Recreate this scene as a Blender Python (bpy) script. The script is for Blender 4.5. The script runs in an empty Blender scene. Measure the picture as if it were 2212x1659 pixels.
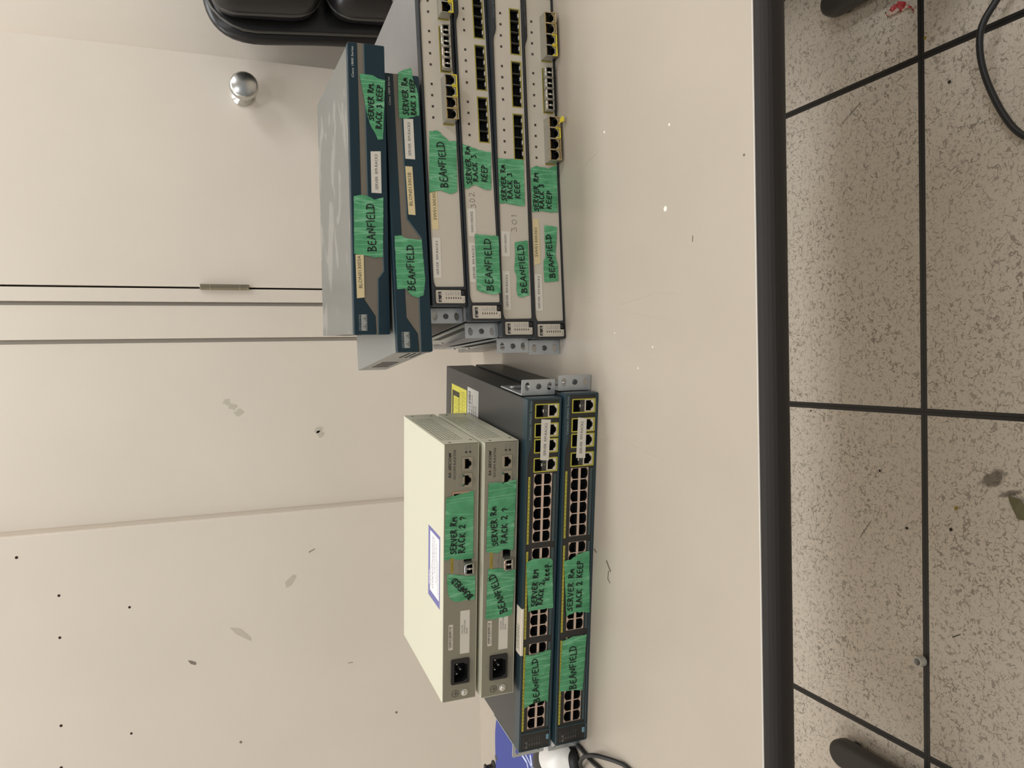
import bpy, bmesh, math, random
from mathutils import Vector, Matrix

# ------------------------------------------------------------------ camera
TZ = 0.73                      # height of the table top above the floor
FPX, PITCH, ROLL, CAMH, CYAW = 1678.33, 0.37688, 0.03508, 0.43628, -0.03068
sc = bpy.context.scene
C = sc.collection


def make_camera():
    t, r, y = PITCH, ROLL, CYAW
    fw = Vector((math.sin(y) * math.cos(t), math.cos(y) * math.cos(t), -math.sin(t)))
    rt = Vector((math.cos(y), -math.sin(y), 0))
    dn = fw.cross(rt)
    rt2 = math.cos(r) * rt + math.sin(r) * dn
    dn2 = -math.sin(r) * rt + math.cos(r) * dn
    cd = bpy.data.cameras.new('camera')
    cam = bpy.data.objects.new('camera', cd)
    C.objects.link(cam)
    cd.sensor_fit = 'HORIZONTAL'
    cd.sensor_width = 36.0
    cd.lens = FPX / 2212.0 * 36.0
    cd.clip_start = 0.02
    # the photograph was taken with the phone turned: picture right = world down
    X, Y, Z = dn2, rt2, -fw
    cam.matrix_world = Matrix(((X.x, Y.x, Z.x, 0), (X.y, Y.y, Z.y, 0), (X.z, Y.z, Z.z, TZ + CAMH), (0, 0, 0, 1)))
    sc.camera = cam


make_camera()
sc.view_settings.view_transform = 'Standard'
sc.view_settings.look = 'None'
sc.view_settings.gamma = 1.0
sc.view_settings.exposure = 0.0
sc.view_settings.use_curve_mapping = False

w = bpy.data.worlds.new('world')
sc.world = w
w.use_nodes = True
w.node_tree.nodes['Background'].inputs[0].default_value = (0.97, 1.0, 1.0, 1)
w.node_tree.nodes['Background'].inputs[1].default_value = 0.30

CEIL = 2.62
LIGHTS = [(0.05, 0.05, 8, .55, 1.15), (-1.9, -0.1, 11, .55, 1.15), (1.9, -0.1, 22, .55, 1.15), (0.2, -1.75, 22, .55, 1.15), (-0.75, 1.45, 13, 1.15, .35), (0.85, 1.45, 14, 1.15, .35)]   # fluorescent panels in the ceiling


# ------------------------------------------------------------------ helpers
def lin(c):
    c = c / 255.0
    return c / 12.92 if c <= 0.04045 else ((c + 0.055) / 1.055) ** 2.4


def rgb(r, g, b):
    return (lin(r), lin(g), lin(b), 1)


MATS = {}


def mat(name, col, rough=0.5, metal=0.0, spec=0.5, bump=0, bscale=200, var=0, vscale=8, coat=0):
    if name in MATS:
        return MATS[name]
    m = bpy.data.materials.new(name)
    m.use_nodes = True
    nt = m.node_tree
    b = nt.nodes['Principled BSDF']
    b.inputs['Base Color'].default_value = col
    b.inputs['Roughness'].default_value = rough
    b.inputs['Metallic'].default_value = metal
    b.inputs['Specular IOR Level'].default_value = spec
    if coat:
        b.inputs['Coat Weight'].default_value = coat
    tc = nt.nodes.new('ShaderNodeTexCoord')
    if var:
        n = nt.nodes.new('ShaderNodeTexNoise')
        n.inputs['Scale'].default_value = vscale
        n.inputs['Detail'].default_value = 4
        nt.links.new(tc.outputs['Object'], n.inputs['Vector'])
        r = nt.nodes.new('ShaderNodeValToRGB')
        r.color_ramp.elements[0].position = 0.35
        r.color_ramp.elements[1].position = 0.65
        r.color_ramp.elements[0].color = [c * (1 - var) for c in col[:3]] + [1]
        r.color_ramp.elements[1].color = [min(1, c * (1 + var * 0.5)) for c in col[:3]] + [1]
        nt.links.new(n.outputs['Fac'], r.inputs['Fac'])
        nt.links.new(r.outputs['Color'], b.inputs['Base Color'])
    if bump:
        n = nt.nodes.new('ShaderNodeTexNoise')
        n.inputs['Scale'].default_value = bscale
        n.inputs['Detail'].default_value = 3
        nt.links.new(tc.outputs['Object'], n.inputs['Vector'])
        bp = nt.nodes.new('ShaderNodeBump')
        bp.inputs['Strength'].default_value = bump
        bp.inputs['Distance'].default_value = 0.001
        nt.links.new(n.outputs['Fac'], bp.inputs['Height'])
        nt.links.new(bp.outputs['Normal'], b.inputs['Normal'])
    MATS[name] = m
    return m


MM = 0.001


class MB:
    """collects shapes (given in the unit s) into one mesh"""

    def __init__(self, s=MM):
        self.bm = bmesh.new()
        self.s = s

    def V(self, p):
        return self.bm.verts.new([c * self.s for c in p])

    def box(self, x0, x1, y0, y1, z0, z1, bev=0, seg=2):
        vs = [self.V((x, y, z)) for x in (x0, x1) for y in (y0, y1) for z in (z0, z1)]
        F = [(0, 1, 3, 2), (4, 6, 7, 5), (0, 4, 5, 1), (2, 3, 7, 6), (0, 2, 6, 4), (1, 5, 7, 3)]
        fs = [self.bm.faces.new([vs[i] for i in f]) for f in F]
        if bev:
            es = list({e for f in fs for e in f.edges})
            bmesh.ops.bevel(self.bm, geom=es, offset=bev * self.s, segments=seg, affect='EDGES', profile=0.5)
        return self

    def prism(self, poly, y0, y1, holes=(), bev=0):
        """polygon in x,z (with holes) carried from y0 to y1"""
        bm = self.bm
        old_f = set(bm.faces)
        es = []
        for loop in [poly] + list(holes):
            vs = [self.V((x, y0, z)) for x, z in loop]
            es += [bm.edges.new((vs[i], vs[(i + 1) % len(vs)])) for i in range(len(vs))]
        if holes:
            bmesh.ops.triangle_fill(bm, use_beauty=True, use_dissolve=False, edges=es)
            nf = [f for f in bm.faces if f not in old_f]
        else:
            vs = [e.verts for e in es]
            nf = [bm.faces.new(self._loop(es))]
        if y1 is not None:
            r = bmesh.ops.extrude_face_region(bm, geom=nf)
            bmesh.ops.translate(bm, verts=[g for g in r['geom'] if isinstance(g, bmesh.types.BMVert)],
                                vec=(0, (y1 - y0) * self.s, 0))
        return self

    def _loop(self, es):
        out = [es[0].verts[0]]
        for e in es:
            out.append(e.other_vert(out[-1]))
        return out[:-1]

    def prism_axis(self, poly, a0, a1, axis):
        """polygon carried along x ('x': poly in y,z) or z ('z': poly in x,y)"""
        n = len(poly)
        if axis == 'x':
            A = [self.V((a0, p, q)) for p, q in poly]
            B = [self.V((a1, p, q)) for p, q in poly]
        else:
            A = [self.V((p, q, a0)) for p, q in poly]
            B = [self.V((p, q, a1)) for p, q in poly]
        self.bm.faces.new(A)
        self.bm.faces.new(B[::-1])
        for i in range(n):
            self.bm.faces.new((A[i], B[i], B[(i + 1) % n], A[(i + 1) % n]))
        return self

    def cavity(self, poly, y0, y1):
        """open recess: walls and a back, nothing in front"""
        A = [self.V((x, y0, z)) for x, z in poly]
        B = [self.V((x, y1, z)) for x, z in poly]
        n = len(poly)
        for i in range(n):
            self.bm.faces.new((A[i], A[(i + 1) % n], B[(i + 1) % n], B[i]))
        self.bm.faces.new(B)
        return self

    def lathe(self, prof, c, axis='y', n=24):
        """prof: (radius, distance along axis)"""
        rings = []
        for r, d in prof:
            ring = []
            for i in range(n):
                a = 2 * math.pi * i / n
                u, v = r * math.cos(a), r * math.sin(a)
                p = {'y': (u, d, v), 'z': (u, v, d), 'x': (d, u, v)}[axis]
                ring.append(self.V([c[k] + p[k] for k in range(3)]))
            rings.append(ring)
        for a, b in zip(rings, rings[1:]):
            for i in range(n):
                self.bm.faces.new((a[i], a[(i + 1) % n], b[(i + 1) % n], b[i]))
        self.bm.faces.new(rings[0][::-1])
        self.bm.faces.new(rings[-1])
        return self

    def tube(self, pts, r, n=10, closed=False):
        pts = [Vector(p) for p in pts]
        rings = []
        up = Vector((0.13, 0.21, 0.97)).normalized()
        for i, p in enumerate(pts):
            a = pts[max(0, i - 1)]
            b = pts[min(len(pts) - 1, i + 1)]
            d = (b - a).normalized()
            s_ = d.cross(up)
            if s_.length < 1e-3:
                s_ = d.cross(Vector((1, 0, 0)))
            s_.normalize()
            t_ = s_.cross(d).normalized()
            rr = r[i] if isinstance(r, (list, tuple)) else r
            rings.append([self.V(p + rr * (math.cos(2 * math.pi * k / n) * s_ + math.sin(2 * math.pi * k / n) * t_)) for k in range(n)])
        for a, b in zip(rings, rings[1:]):
            for i in range(n):
                self.bm.faces.new((a[i], a[(i + 1) % n], b[(i + 1) % n], b[i]))
        self.bm.faces.new(rings[0][::-1])
        self.bm.faces.new(rings[-1])
        return self

    def ribbon(self, pts, wd, y, thick=0.08):
        """flat pen stroke in the x,z plane"""
        for i in range(len(pts) - 1):
            (x0, z0), (x1, z1) = pts[i], pts[i + 1]
            L = math.hypot(x1 - x0, z1 - z0)
            if L < 1e-6:
                continue
            nx, nz = -(z1 - z0) / L * wd / 2, (x1 - x0) / L * wd / 2
            vs = [self.V((x0 + nx, y, z0 + nz)), self.V((x0 - nx, y, z0 - nz)), self.V((x1 - nx, y, z1 - nz)), self.V((x1 + nx, y, z1 + nz))]
            self.bm.faces.new(vs)
        for x, z in pts:
            vs = [self.V((x + wd / 2 * math.cos(k * math.pi / 4), y, z + wd / 2 * math.sin(k * math.pi / 4))) for k in range(8)]
            self.bm.faces.new(vs)
        return self

    def build(self, name, m, parent=None, smooth=False, bev=0, loc=None, fix=True):
        if fix:
            bmesh.ops.recalc_face_normals(self.bm, faces=self.bm.faces)
        me = bpy.data.meshes.new(name)
        self.bm.to_mesh(me)
        self.bm.free()
        o = bpy.data.objects.new(name, me)
        C.objects.link(o)
        me.materials.append(m)
        if smooth:
            for p in me.polygons:
                p.use_smooth = True
        if bev:
            md = o.modifiers.new('bevel', 'BEVEL')
            md.width = bev * self.s
            md.segments = 3
            md.limit_method = 'ANGLE'
            md.angle_limit = math.radians(40)
        if parent:
            o.parent = parent
        if loc:
            o.location = loc
        return o


def thing(name, label, cat, loc=(0, 0, 0), rz=0, group=None):
    o = bpy.data.objects.new(name, None)
    C.objects.link(o)
    o.empty_display_size = 0.05
    o.location = loc
    o.rotation_euler = (0, 0, rz)
    o['label'] = label
    o['category'] = cat
    if group:
        o['group'] = group
    return o


def tag(o, label, cat, group=None):
    o['label'] = label
    o['category'] = cat
    if group:
        o['group'] = group
    return o


def struct(o):
    o['kind'] = 'structure'
    return o


def lab(o, text):
    o['label'] = text
    return o


def rr(x0, x1, z0, z1, r=1.0, n=4):
    out = []
    for cx, cz, a0 in ((x1 - r, z0 + r, -90), (x1 - r, z1 - r, 0), (x0 + r, z1 - r, 90), (x0 + r, z0 + r, 180)):
        for i in range(n + 1):
            a = math.radians(a0 + 90 * i / n)
            out.append((cx + r * math.cos(a), cz + r * math.sin(a)))
    return out


def rect(x0, x1, z0, z1):
    return [(x0, z0), (x1, z0), (x1, z1), (x0, z1)]


def disc(cx, cz, r, n=12, sx=1.0):
    return [(cx + r * sx * math.cos(2 * math.pi * i / n), cz + r * math.sin(2 * math.pi * i / n)) for i in range(n)]


# ---- writing
INK = mat('marker_ink', rgb(20, 20, 24), 0.45)
PRINT = mat('printed_ink', rgb(38, 36, 36), 0.6)
PENCIL = mat('pencil_grey', rgb(96, 90, 82), 0.6)
GREYPRINT = mat('grey_print', rgb(112, 118, 120), 0.6)
SILVERPRINT = mat('silver_print', rgb(150, 155, 152), 0.5)
REDPRINT = mat('red_print', rgb(150, 45, 35), 0.6)


def printed(text, s0, s1, t, h, y, parent, m=PRINT, name='printed_text', shear=0.0, dt=0.0, bold=0.0):
    """typeset text on a front face, running from s0 to s1 (mm), cap height h"""
    cu = bpy.data.curves.new('text', 'FONT')
    cu.body = text
    cu.size = 1.0
    cu.resolution_u = 2
    cu.shear = shear
    cu.offset = bold
    tmp = bpy.data.objects.new('text', cu)
    C.objects.link(tmp)
    dg = bpy.context.evaluated_depsgraph_get()
    dg.update()
    me = bpy.data.meshes.new_from_object(tmp.evaluated_get(dg))
    bpy.data.objects.remove(tmp)
    bpy.data.curves.remove(cu)
    xs = [v.co.x for v in me.vertices]
    x0, x1 = min(xs), max(xs)
    k = (s1 - s0) / (x1 - x0)
    for v in me.vertices:
        x = s0 + (v.co.x - x0) * k
        z = t + v.co.y / 0.70 * h + dt * (x - s0) / max(1e-6, s1 - s0)
        v.co = (x * MM, y * MM, z * MM)
    me.update()
    o = bpy.data.objects.new(name, me)
    C.objects.link(o)
    me.materials.clear()
    me.materials.append(m)
    o.parent = parent
    return o


GL = {
    'A': (0.62, [[(0, 0), (.33, 1), (.62, 0)], [(.12, .36), (.54, .4)]]),
    'B': (0.58, [[(.05, 0), (.06, 1)], [(-.05, .98), (.4, .95), (.48, .75), (.1, .52), (.52, .42), (.56, .15), (.3, 0), (-.02, .0)]]),
    'C': (0.52, [[(.5, .88), (.28, 1), (.05, .62), (.08, .2), (.28, 0), (.52, .12)]]),
    'D': (0.60, [[(.06, 0), (.1, .98)], [(-.06, .98), (.4, .95), (.6, .6), (.45, .15), (0, 0)]]),
    'E': (0.52, [[(.5, 1), (.05, .98), (.04, 0), (.54, .02)], [(.05, .52), (.45, .56)]]),
    'F': (0.48, [[(.05, 0), (.05, .98), (.52, 1)], [(.05, .5), (.42, .54)]]),
    'I': (0.16, [[(.1, 0), (.08, 1)]]),
    'K': (0.54, [[(.1, 1), (.05, 0)], [(.5, .95), (.1, .45), (.56, 0)]]),
    'L': (0.46, [[(.08, 1), (.05, 0), (.5, .05)]]),
    'M': (0.66, [[(.02, 0), (.1, .95), (.33, .35), (.58, .98), (.66, 0)]]),
    'm': (0.55, [[(.02, 0), (.06, .6), (.2, .62), (.26, .1), (.28, .6), (.45, .6), (.52, 0)]]),
    'N': (0.58, [[(.04, 0), (.06, 1), (.54, .02), (.56, 1)]]),
    'P': (0.50, [[(.05, 0), (.08, 1)], [(0, .98), (.42, .95), (.48, .7), (.1, .48)]]),
    'R': (0.54, [[(.05, 0), (.08, 1)], [(0, .98), (.42, .95), (.44, .68), (.1, .52), (.55, 0)]]),
    'S': (0.48, [[(.5, .9), (.28, 1), (.08, .8), (.2, .58), (.42, .42), (.44, .15), (.2, 0), (0, .08)]]),
    'V': (0.54, [[(0, 1), (.27, 0), (.54, 1)]]),
    'e': (0.42, [[(.08, .32), (.38, .38), (.3, .6), (.1, .52), (.06, .15), (.22, 0), (.42, .1)]]),
    'k': (0.44, [[(.08, 1), (.05, 0)], [(.4, .62), (.1, .3), (.44, 0)]]),
    'p': (0.42, [[(.06, -.35), (.08, .6), (.32, .62), (.4, .4), (.28, .15), (.08, .18)]]),
    '0': (0.48, [[(.24, 1), (.05, .7), (.06, .25), (.24, 0), (.42, .3), (.44, .72), (.24, 1)]]),
    '1': (0.20, [[(.02, .85), (.14, 1), (.1, 0)]]),
    '2': (0.50, [[(.05, .8), (.25, 1), (.46, .82), (.36, .5), (.04, .02), (.2, .08), (.54, .04)]]),
    '3': (0.46, [[(.05, .92), (.42, .96), (.18, .58), (.44, .42), (.36, .06), (.02, .05)]]),
    '5': (0.46, [[(.46, .98), (.1, .98), (.08, .55), (.4, .5), (.4, .1), (.02, .04)]]),
    '7': (0.46, [[(.02, .95), (.48, .96), (.2, 0)]]),
    '?': (0.46, [[(.05, .75), (.25, 1), (.46, .8), (.3, .5), (.24, .25)], [(.22, .02), (.25, .02)]]),
    '.': (0.14, [[(.03, .02), (.07, .02)]]),
    '-': (0.30, [[(.02, .5), (.28, .5)]]),
    ' ': (0.34, []),
}


def hand(text, p0, p1, h, y, parent, m=INK, wd=1.25, seed=0, name='handwriting'):
    """marker pen capitals on a line from p0 to p1 (mm in x,z)"""
    rnd = random.Random(seed + len(text) * 7)
    L = math.hypot(p1[0] - p0[0], p1[1] - p0[1])
    gap = 0.2
    adv = sum(GL[c][0] + gap for c in text) - gap
    kx = L / adv
    ux, uz = (p1[0] - p0[0]) / L, (p1[1] - p0[1]) / L
    mb = MB()
    x = 0
    for c in text:
        wd_, st = GL[c]
        jr, jz, js = rnd.uniform(-.06, .06), rnd.uniform(-.05, .05), rnd.uniform(.92, 1.1)
        for s_ in st:
            # round the corners of each stroke a little
            q = []
            for i, (a, b) in enumerate(s_):
                a2 = (a + jr * (b - .5)) * kx + x
                b2 = (b * js + jz) * h
                q.append((p0[0] + ux * a2 - uz * b2, p0[1] + uz * a2 + ux * b2))
            if len(q) > 3:
                sm = [q[0]]
                for a, b in zip(q, q[1:]):
                    sm += [(a[0] * .75 + b[0] * .25, a[1] * .75 + b[1] * .25), (a[0] * .25 + b[0] * .75, a[1] * .25 + b[1] * .75)]
                q = sm + [q[-1]]
            mb.ribbon(q, wd, y)
        x += (wd_ + gap) * kx
    return mb.build(name, m, parent, fix=False)


def tape_material():
    m = bpy.data.materials.new('green_tape')
    m.use_nodes = True
    nt = m.node_tree
    b = nt.nodes['Principled BSDF']
    tc = nt.nodes.new('ShaderNodeTexCoord')
    n = nt.nodes.new('ShaderNodeTexNoise')
    n.inputs['Scale'].default_value = 60
    n.inputs['Detail'].default_value = 5
    nt.links.new(tc.outputs['Object'], n.inputs['Vector'])
    r = nt.nodes.new('ShaderNodeValToRGB')
    r.color_ramp.elements[0].color = rgb(66, 140, 95)
    r.color_ramp.elements[1].color = rgb(92, 167, 119)
    r.color_ramp.elements[0].position = 0.3
    r.color_ramp.elements[1].position = 0.7
    nt.links.new(n.outputs['Fac'], r.inputs['Fac'])
    # pale fold lines: stress whitening, with the wrinkle highlights painted in
    def folds(rot, sc_, seed, wd_):
        q = nt.nodes.new('ShaderNodeMapping')
        q.inputs['Rotation'].default_value = (0, rot, 0)
        q.inputs['Scale'].default_value = sc_
        q.inputs['Location'].default_value = (seed, seed, seed)
        nt.links.new(tc.outputs['Object'], q.inputs['Vector'])
        z = nt.nodes.new('ShaderNodeTexNoise')
        z.inputs['Scale'].default_value = 1.0
        z.inputs['Detail'].default_value = 0.6
        z.inputs['Distortion'].default_value = 0.12
        nt.links.new(q.outputs['Vector'], z.inputs['Vector'])
        s1 = nt.nodes.new('ShaderNodeMath'); s1.operation = 'SUBTRACT'; s1.inputs[1].default_value = 0.5
        s2 = nt.nodes.new('ShaderNodeMath'); s2.operation = 'ABSOLUTE'
        s3 = nt.nodes.new('ShaderNodeMapRange')
        s3.inputs['From Min'].default_value = 0.0
        s3.inputs['From Max'].default_value = wd_
        s3.inputs['To Min'].default_value = 1.0
        s3.inputs['To Max'].default_value = 0.0
        nt.links.new(z.outputs['Fac'], s1.inputs[0])
        nt.links.new(s1.outputs[0], s2.inputs[0])
        nt.links.new(s2.outputs[0], s3.inputs['Value'])
        return s3.outputs[0]
    f1 = folds(0.28, (115, 115, 11), 3.1, 0.030)
    f2 = folds(-0.62, (80, 80, 9), 7.7, 0.020)
    mx = nt.nodes.new('ShaderNodeMath'); mx.operation = 'MAXIMUM'
    nt.links.new(f1, mx.inputs[0])
    nt.links.new(f2, mx.inputs[1])
    ml = nt.nodes.new('ShaderNodeMath'); ml.operation = 'MULTIPLY'; ml.inputs[1].default_value = 0.5
    nt.links.new(mx.outputs[0], ml.inputs[0])
    cmx = nt.nodes.new('ShaderNodeMix'); cmx.data_type = 'RGBA'
    cmx.inputs['B'].default_value = rgb(150, 208, 168)
    nt.links.new(ml.outputs[0], cmx.inputs['Factor'])
    nt.links.new(r.outputs['Color'], cmx.inputs['A'])
    nt.links.new(cmx.outputs['Result'], b.inputs['Base Color'])
    b.inputs['Roughness'].default_value = 0.36
    # crepe-like wrinkles in the polythene
    mp = nt.nodes.new('ShaderNodeMapping')
    mp.inputs['Rotation'].default_value = (0, 0.5, 0)
    mp.inputs['Scale'].default_value = (170, 170, 20)
    nt.links.new(tc.outputs['Object'], mp.inputs['Vector'])
    n2 = nt.nodes.new('ShaderNodeTexNoise')
    n2.inputs['Scale'].default_value = 1.0
    n2.inputs['Detail'].default_value = 3
    n2.inputs['Distortion'].default_value = 0.4
    nt.links.new(mp.outputs['Vector'], n2.inputs['Vector'])
    bp = nt.nodes.new('ShaderNodeBump')
    bp.inputs['Strength'].default_value = 0.8
    bp.inputs['Distance'].default_value = 0.0014
    nt.links.new(n2.outputs['Fac'], bp.inputs['Height'])
    nt.links.new(bp.outputs['Normal'], b.inputs['Normal'])
    return m


TAPE = tape_material()


def tape(poly, y, parent, seed=1, amp=0.45):
    """torn piece of tape lying on a front face"""
    rnd = random.Random(seed)
    pts = []
    n = len(poly)
    for i in range(n):
        (x0, z0), (x1, z1) = poly[i], poly[(i + 1) % n]
        k = max(1, int(math.hypot(x1 - x0, z1 - z0) / 3.5))
        short = abs(z1 - z0) > abs(x1 - x0) * .7     # torn across the roll
        j = 0.7 if short else 0.15
        for q in range(k):
            f = q / k
            pts.append((x0 + (x1 - x0) * f + (rnd.uniform(-j, j) if q else 0), z0 + (z1 - z0) * f + (rnd.uniform(-.2, .2) if q else 0)))
    bm = bmesh.new()
    vs = [bm.verts.new((x * MM, y * MM, z * MM)) for x, z in pts]
    es = [bm.edges.new((vs[i], vs[(i + 1) % len(vs)])) for i in range(len(vs))]
    bmesh.ops.triangle_fill(bm, use_beauty=True, use_dissolve=True, edges=es)
    xs = [p[0] for p in pts]
    zs = [p[1] for p in pts]
    for a0, a1, nrm, step in ((min(xs), max(xs), (1, 0, .35), 3.0), (min(zs), max(zs), (0, 0, 1), 4.5)):
        a = a0 - (14 if nrm[0] else 0)
        while a < a1 + 14:
            co = (a * MM, 0, min(zs) * MM) if nrm[0] else (0, 0, a * MM)
            bmesh.ops.bisect_plane(bm, geom=bm.verts[:] + bm.edges[:] + bm.faces[:], plane_co=co, plane_no=nrm)
            a += step * rnd.uniform(.6, 1.3)
    ph = [rnd.uniform(0, 6.28) for _ in range(4)]
    for v in bm.verts:
        x, z = v.co.x / MM, v.co.z / MM
        d = abs(math.sin(x * .33 + z * .12 + ph[0]) * math.sin(x * .13 - z * .2 + ph[1])) ** 2 + .35 * abs(math.sin(x * .9 + z * .35 + ph[2])) ** 6
        v.co.y -= amp * d * MM
    mb = MB()
    mb.bm.free()
    mb.bm = bm
    o = mb.build('tape_label', TAPE, parent, fix=False)
    md = o.modifiers.new('solidify', 'SOLIDIFY')
    md.thickness = 0.00012
    return o


WHITE = mat('label_white', rgb(212, 206, 194), 0.5)
CREAMLAB = mat('label_cream', rgb(214, 196, 152), 0.5)


def label(poly, y, parent, text=None, line=None, h=2.6, m=WHITE, name='paper_label'):
    o = MB().prism(poly, y, y - 0.25).build(name, m, parent)
    if text:
        (s0, t0), (s1, t1) = line
        printed(text, s0, s1, t0, h, y - 0.32, o, dt=t1 - t0)
    return o

# ------------------------------------------------------------------ lights of the room
for i, (lx, ly, pw, sx_, sy_) in enumerate(LIGHTS):
    ld = bpy.data.lights.new('ceiling_light', 'AREA')
    ld.shape = 'RECTANGLE'
    ld.size, ld.size_y = sx_, sy_
    ld.energy = pw
    ld.color = (0.965, 1.0, 1.045)
    lo = bpy.data.objects.new('ceiling_light', ld)
    C.objects.link(lo)
    lo.location = (lx, ly, CEIL - 0.03)

# ------------------------------------------------------------------ the room
WY = 1.295
wall_m = mat('wall_paint', rgb(238, 228, 214), 0.32, spec=0.35, bump=0.05, bscale=300, var=0.03, vscale=3)
panel_m = mat('panel_paint', rgb(238, 228, 214), 0.28, spec=0.4, bump=0.03, bscale=120, var=0.02, vscale=5)
ceil_m = mat('ceiling_white', rgb(225, 220, 208), 0.9)
gap_m = mat('gap_black', rgb(22, 20, 18), 0.9)


def floor_material():
    m = bpy.data.materials.new('floor_tile')
    m.use_nodes = True
    nt = m.node_tree
    b = nt.nodes['Principled BSDF']
    L = nt.links.new
    N = nt.nodes.new

    def math_(op, a, b_=None, c=None):
        n = N('ShaderNodeMath')
        n.operation = op
        for i, v in enumerate((a, b_, c)):
            if v is None:
                continue
            if isinstance(v, (int, float)):
                n.inputs[i].default_value = v
            else:
                L(v, n.inputs[i])
        return n.outputs[0]
    tc = N('ShaderNodeTexCoord')
    sp = N('ShaderNodeSeparateXYZ')
    L(tc.outputs['Object'], sp.inputs[0])

    def line(o, off, half):
        d = math_('PINGPONG', math_('SUBTRACT', o, off), 0.306)
        return d, math_('LESS_THAN', d, half)
    dx, lx = line(sp.outputs[0], -0.1045, 0.0062)
    dy, ly = line(sp.outputs[1], 0.9945, 0.0066)
    edge = math_('MAXIMUM', lx, ly)
    seam = math_('MAXIMUM', math_('LESS_THAN', dx, 0.0008), math_('LESS_THAN', dy, 0.0008))

    def squiggle(scale, wd, seed, thr):
        n = N('ShaderNodeTexNoise')
        n.inputs['Scale'].default_value = scale
        n.inputs['Detail'].default_value = 1.5
        n.inputs['Distortion'].default_value = 0.6
        mp = N('ShaderNodeMapping')
        mp.inputs['Location'].default_value = (seed, seed * 2.3, 0)
        L(tc.outputs['Object'], mp.inputs['Vector'])
        L(mp.outputs['Vector'], n.inputs['Vector'])
        a = math_('ABSOLUTE', math_('SUBTRACT', n.outputs['Fac'], 0.5))
        lo = math_('LESS_THAN', a, wd)
        k = N('ShaderNodeTexNoise')
        k.inputs['Scale'].default_value = scale * 1.05
        k.inputs['Detail'].default_value = 2
        mp2 = N('ShaderNodeMapping')
        mp2.inputs['Location'].default_value = (seed + 9, seed + 4, 2)
        L(tc.outputs['Object'], mp2.inputs['Vector'])
        L(mp2.outputs['Vector'], k.inputs['Vector'])
        return math_('MULTIPLY', lo, math_('GREATER_THAN', k.outputs['Fac'], thr))
    f1 = squiggle(82, 0.034, 1.7, 0.50)
    f2 = squiggle(140, 0.038, 5.1, 0.51)
    big = N('ShaderNodeTexNoise')
    big.inputs['Scale'].default_value = 7
    big.inputs['Detail'].default_value = 3
    L(tc.outputs['Object'], big.inputs['Vector'])
    fl = math_('MULTIPLY', math_('MAXIMUM', f1, math_('MULTIPLY', f2, 0.6)), math_('MULTIPLY_ADD', big.outputs['Fac'], 0.8, 0.15))
    cm = N('ShaderNodeMix')
    cm.data_type = 'RGBA'
    cm.inputs['A'].default_value = rgb(214, 203, 187)
    cm.inputs['B'].default_value = rgb(104, 92, 77)
    L(fl, cm.inputs['Factor'])
    # a brown scuff with its own shape
    sc_n = N('ShaderNodeTexNoise')
    sc_n.inputs['Scale'].default_value = 55
    sc_n.inputs['Detail'].default_value = 4
    L(tc.outputs['Object'], sc_n.inputs['Vector'])

    def blob(cx, cy, ax, ay, rot):
        c, s = math.cos(rot), math.sin(rot)
        x = math_('SUBTRACT', sp.outputs[0], cx)
        y = math_('SUBTRACT', sp.outputs[1], cy)
        u = math_('ADD', math_('MULTIPLY', x, c / ax), math_('MULTIPLY', y, s / ax))
        v = math_('ADD', math_('MULTIPLY', x, -s / ay), math_('MULTIPLY', y, c / ay))
        d = math_('ADD', math_('MULTIPLY', u, u), math_('MULTIPLY', v, v))
        d = math_('ADD', d, math_('MULTIPLY', math_('SUBTRACT', sc_n.outputs['Fac'], 0.5), 2.2))
        mr = N('ShaderNodeMapRange')
        mr.inputs['From Min'].default_value = 0.35
        mr.inputs['From Max'].default_value = 1.0
        mr.inputs['To Min'].default_value = 0.75
        mr.inputs['To Max'].default_value = 0.0
        L(d, mr.inputs['Value'])
        return mr.outputs[0]
    st = math_('MAXIMUM', blob(-0.205, 0.868, 0.013, 0.030, 0.55), blob(-0.225, 0.84, 0.006, 0.022, 0.3))
    st = math_('MAXIMUM', st, math_('MULTIPLY', blob(-0.34, 1.13, 0.0022, 0.028, 0.95), 0.8))
    st = math_('MAXIMUM', st, math_('MULTIPLY', blob(0.46, 1.15, 0.0022, 0.04, 0.5), 0.8))
    cs = N('ShaderNodeMix')
    cs.data_type = 'RGBA'
    cs.inputs['B'].default_value = rgb(74, 62, 48)
    L(st, cs.inputs['Factor'])
    L(cm.outputs['Result'], cs.inputs['A'])
    ce = N('ShaderNodeMix')
    ce.data_type = 'RGBA'
    ce.inputs['B'].default_value = rgb(44, 42, 40)
    L(edge, ce.inputs['Factor'])
    L(cs.outputs['Result'], ce.inputs['A'])
    c2 = N('ShaderNodeMix')
    c2.data_type = 'RGBA'
    c2.inputs['B'].default_value = rgb(12, 11, 11)
    L(seam, c2.inputs['Factor'])
    L(ce.outputs['Result'], c2.inputs['A'])
    L(c2.outputs['Result'], b.inputs['Base Color'])
    b.inputs['Roughness'].default_value = 0.38
    b.inputs['Specular IOR Level'].default_value = 0.45
    return m


WY = 1.64                      # the cupboard front behind the table
KW = WY / 1.295


def wx(v, y=WY):
    return v * y / 1.295


def wz(v, y=WY):
    return TZ + CAMH + (v - CAMH) * y / 1.295


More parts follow.
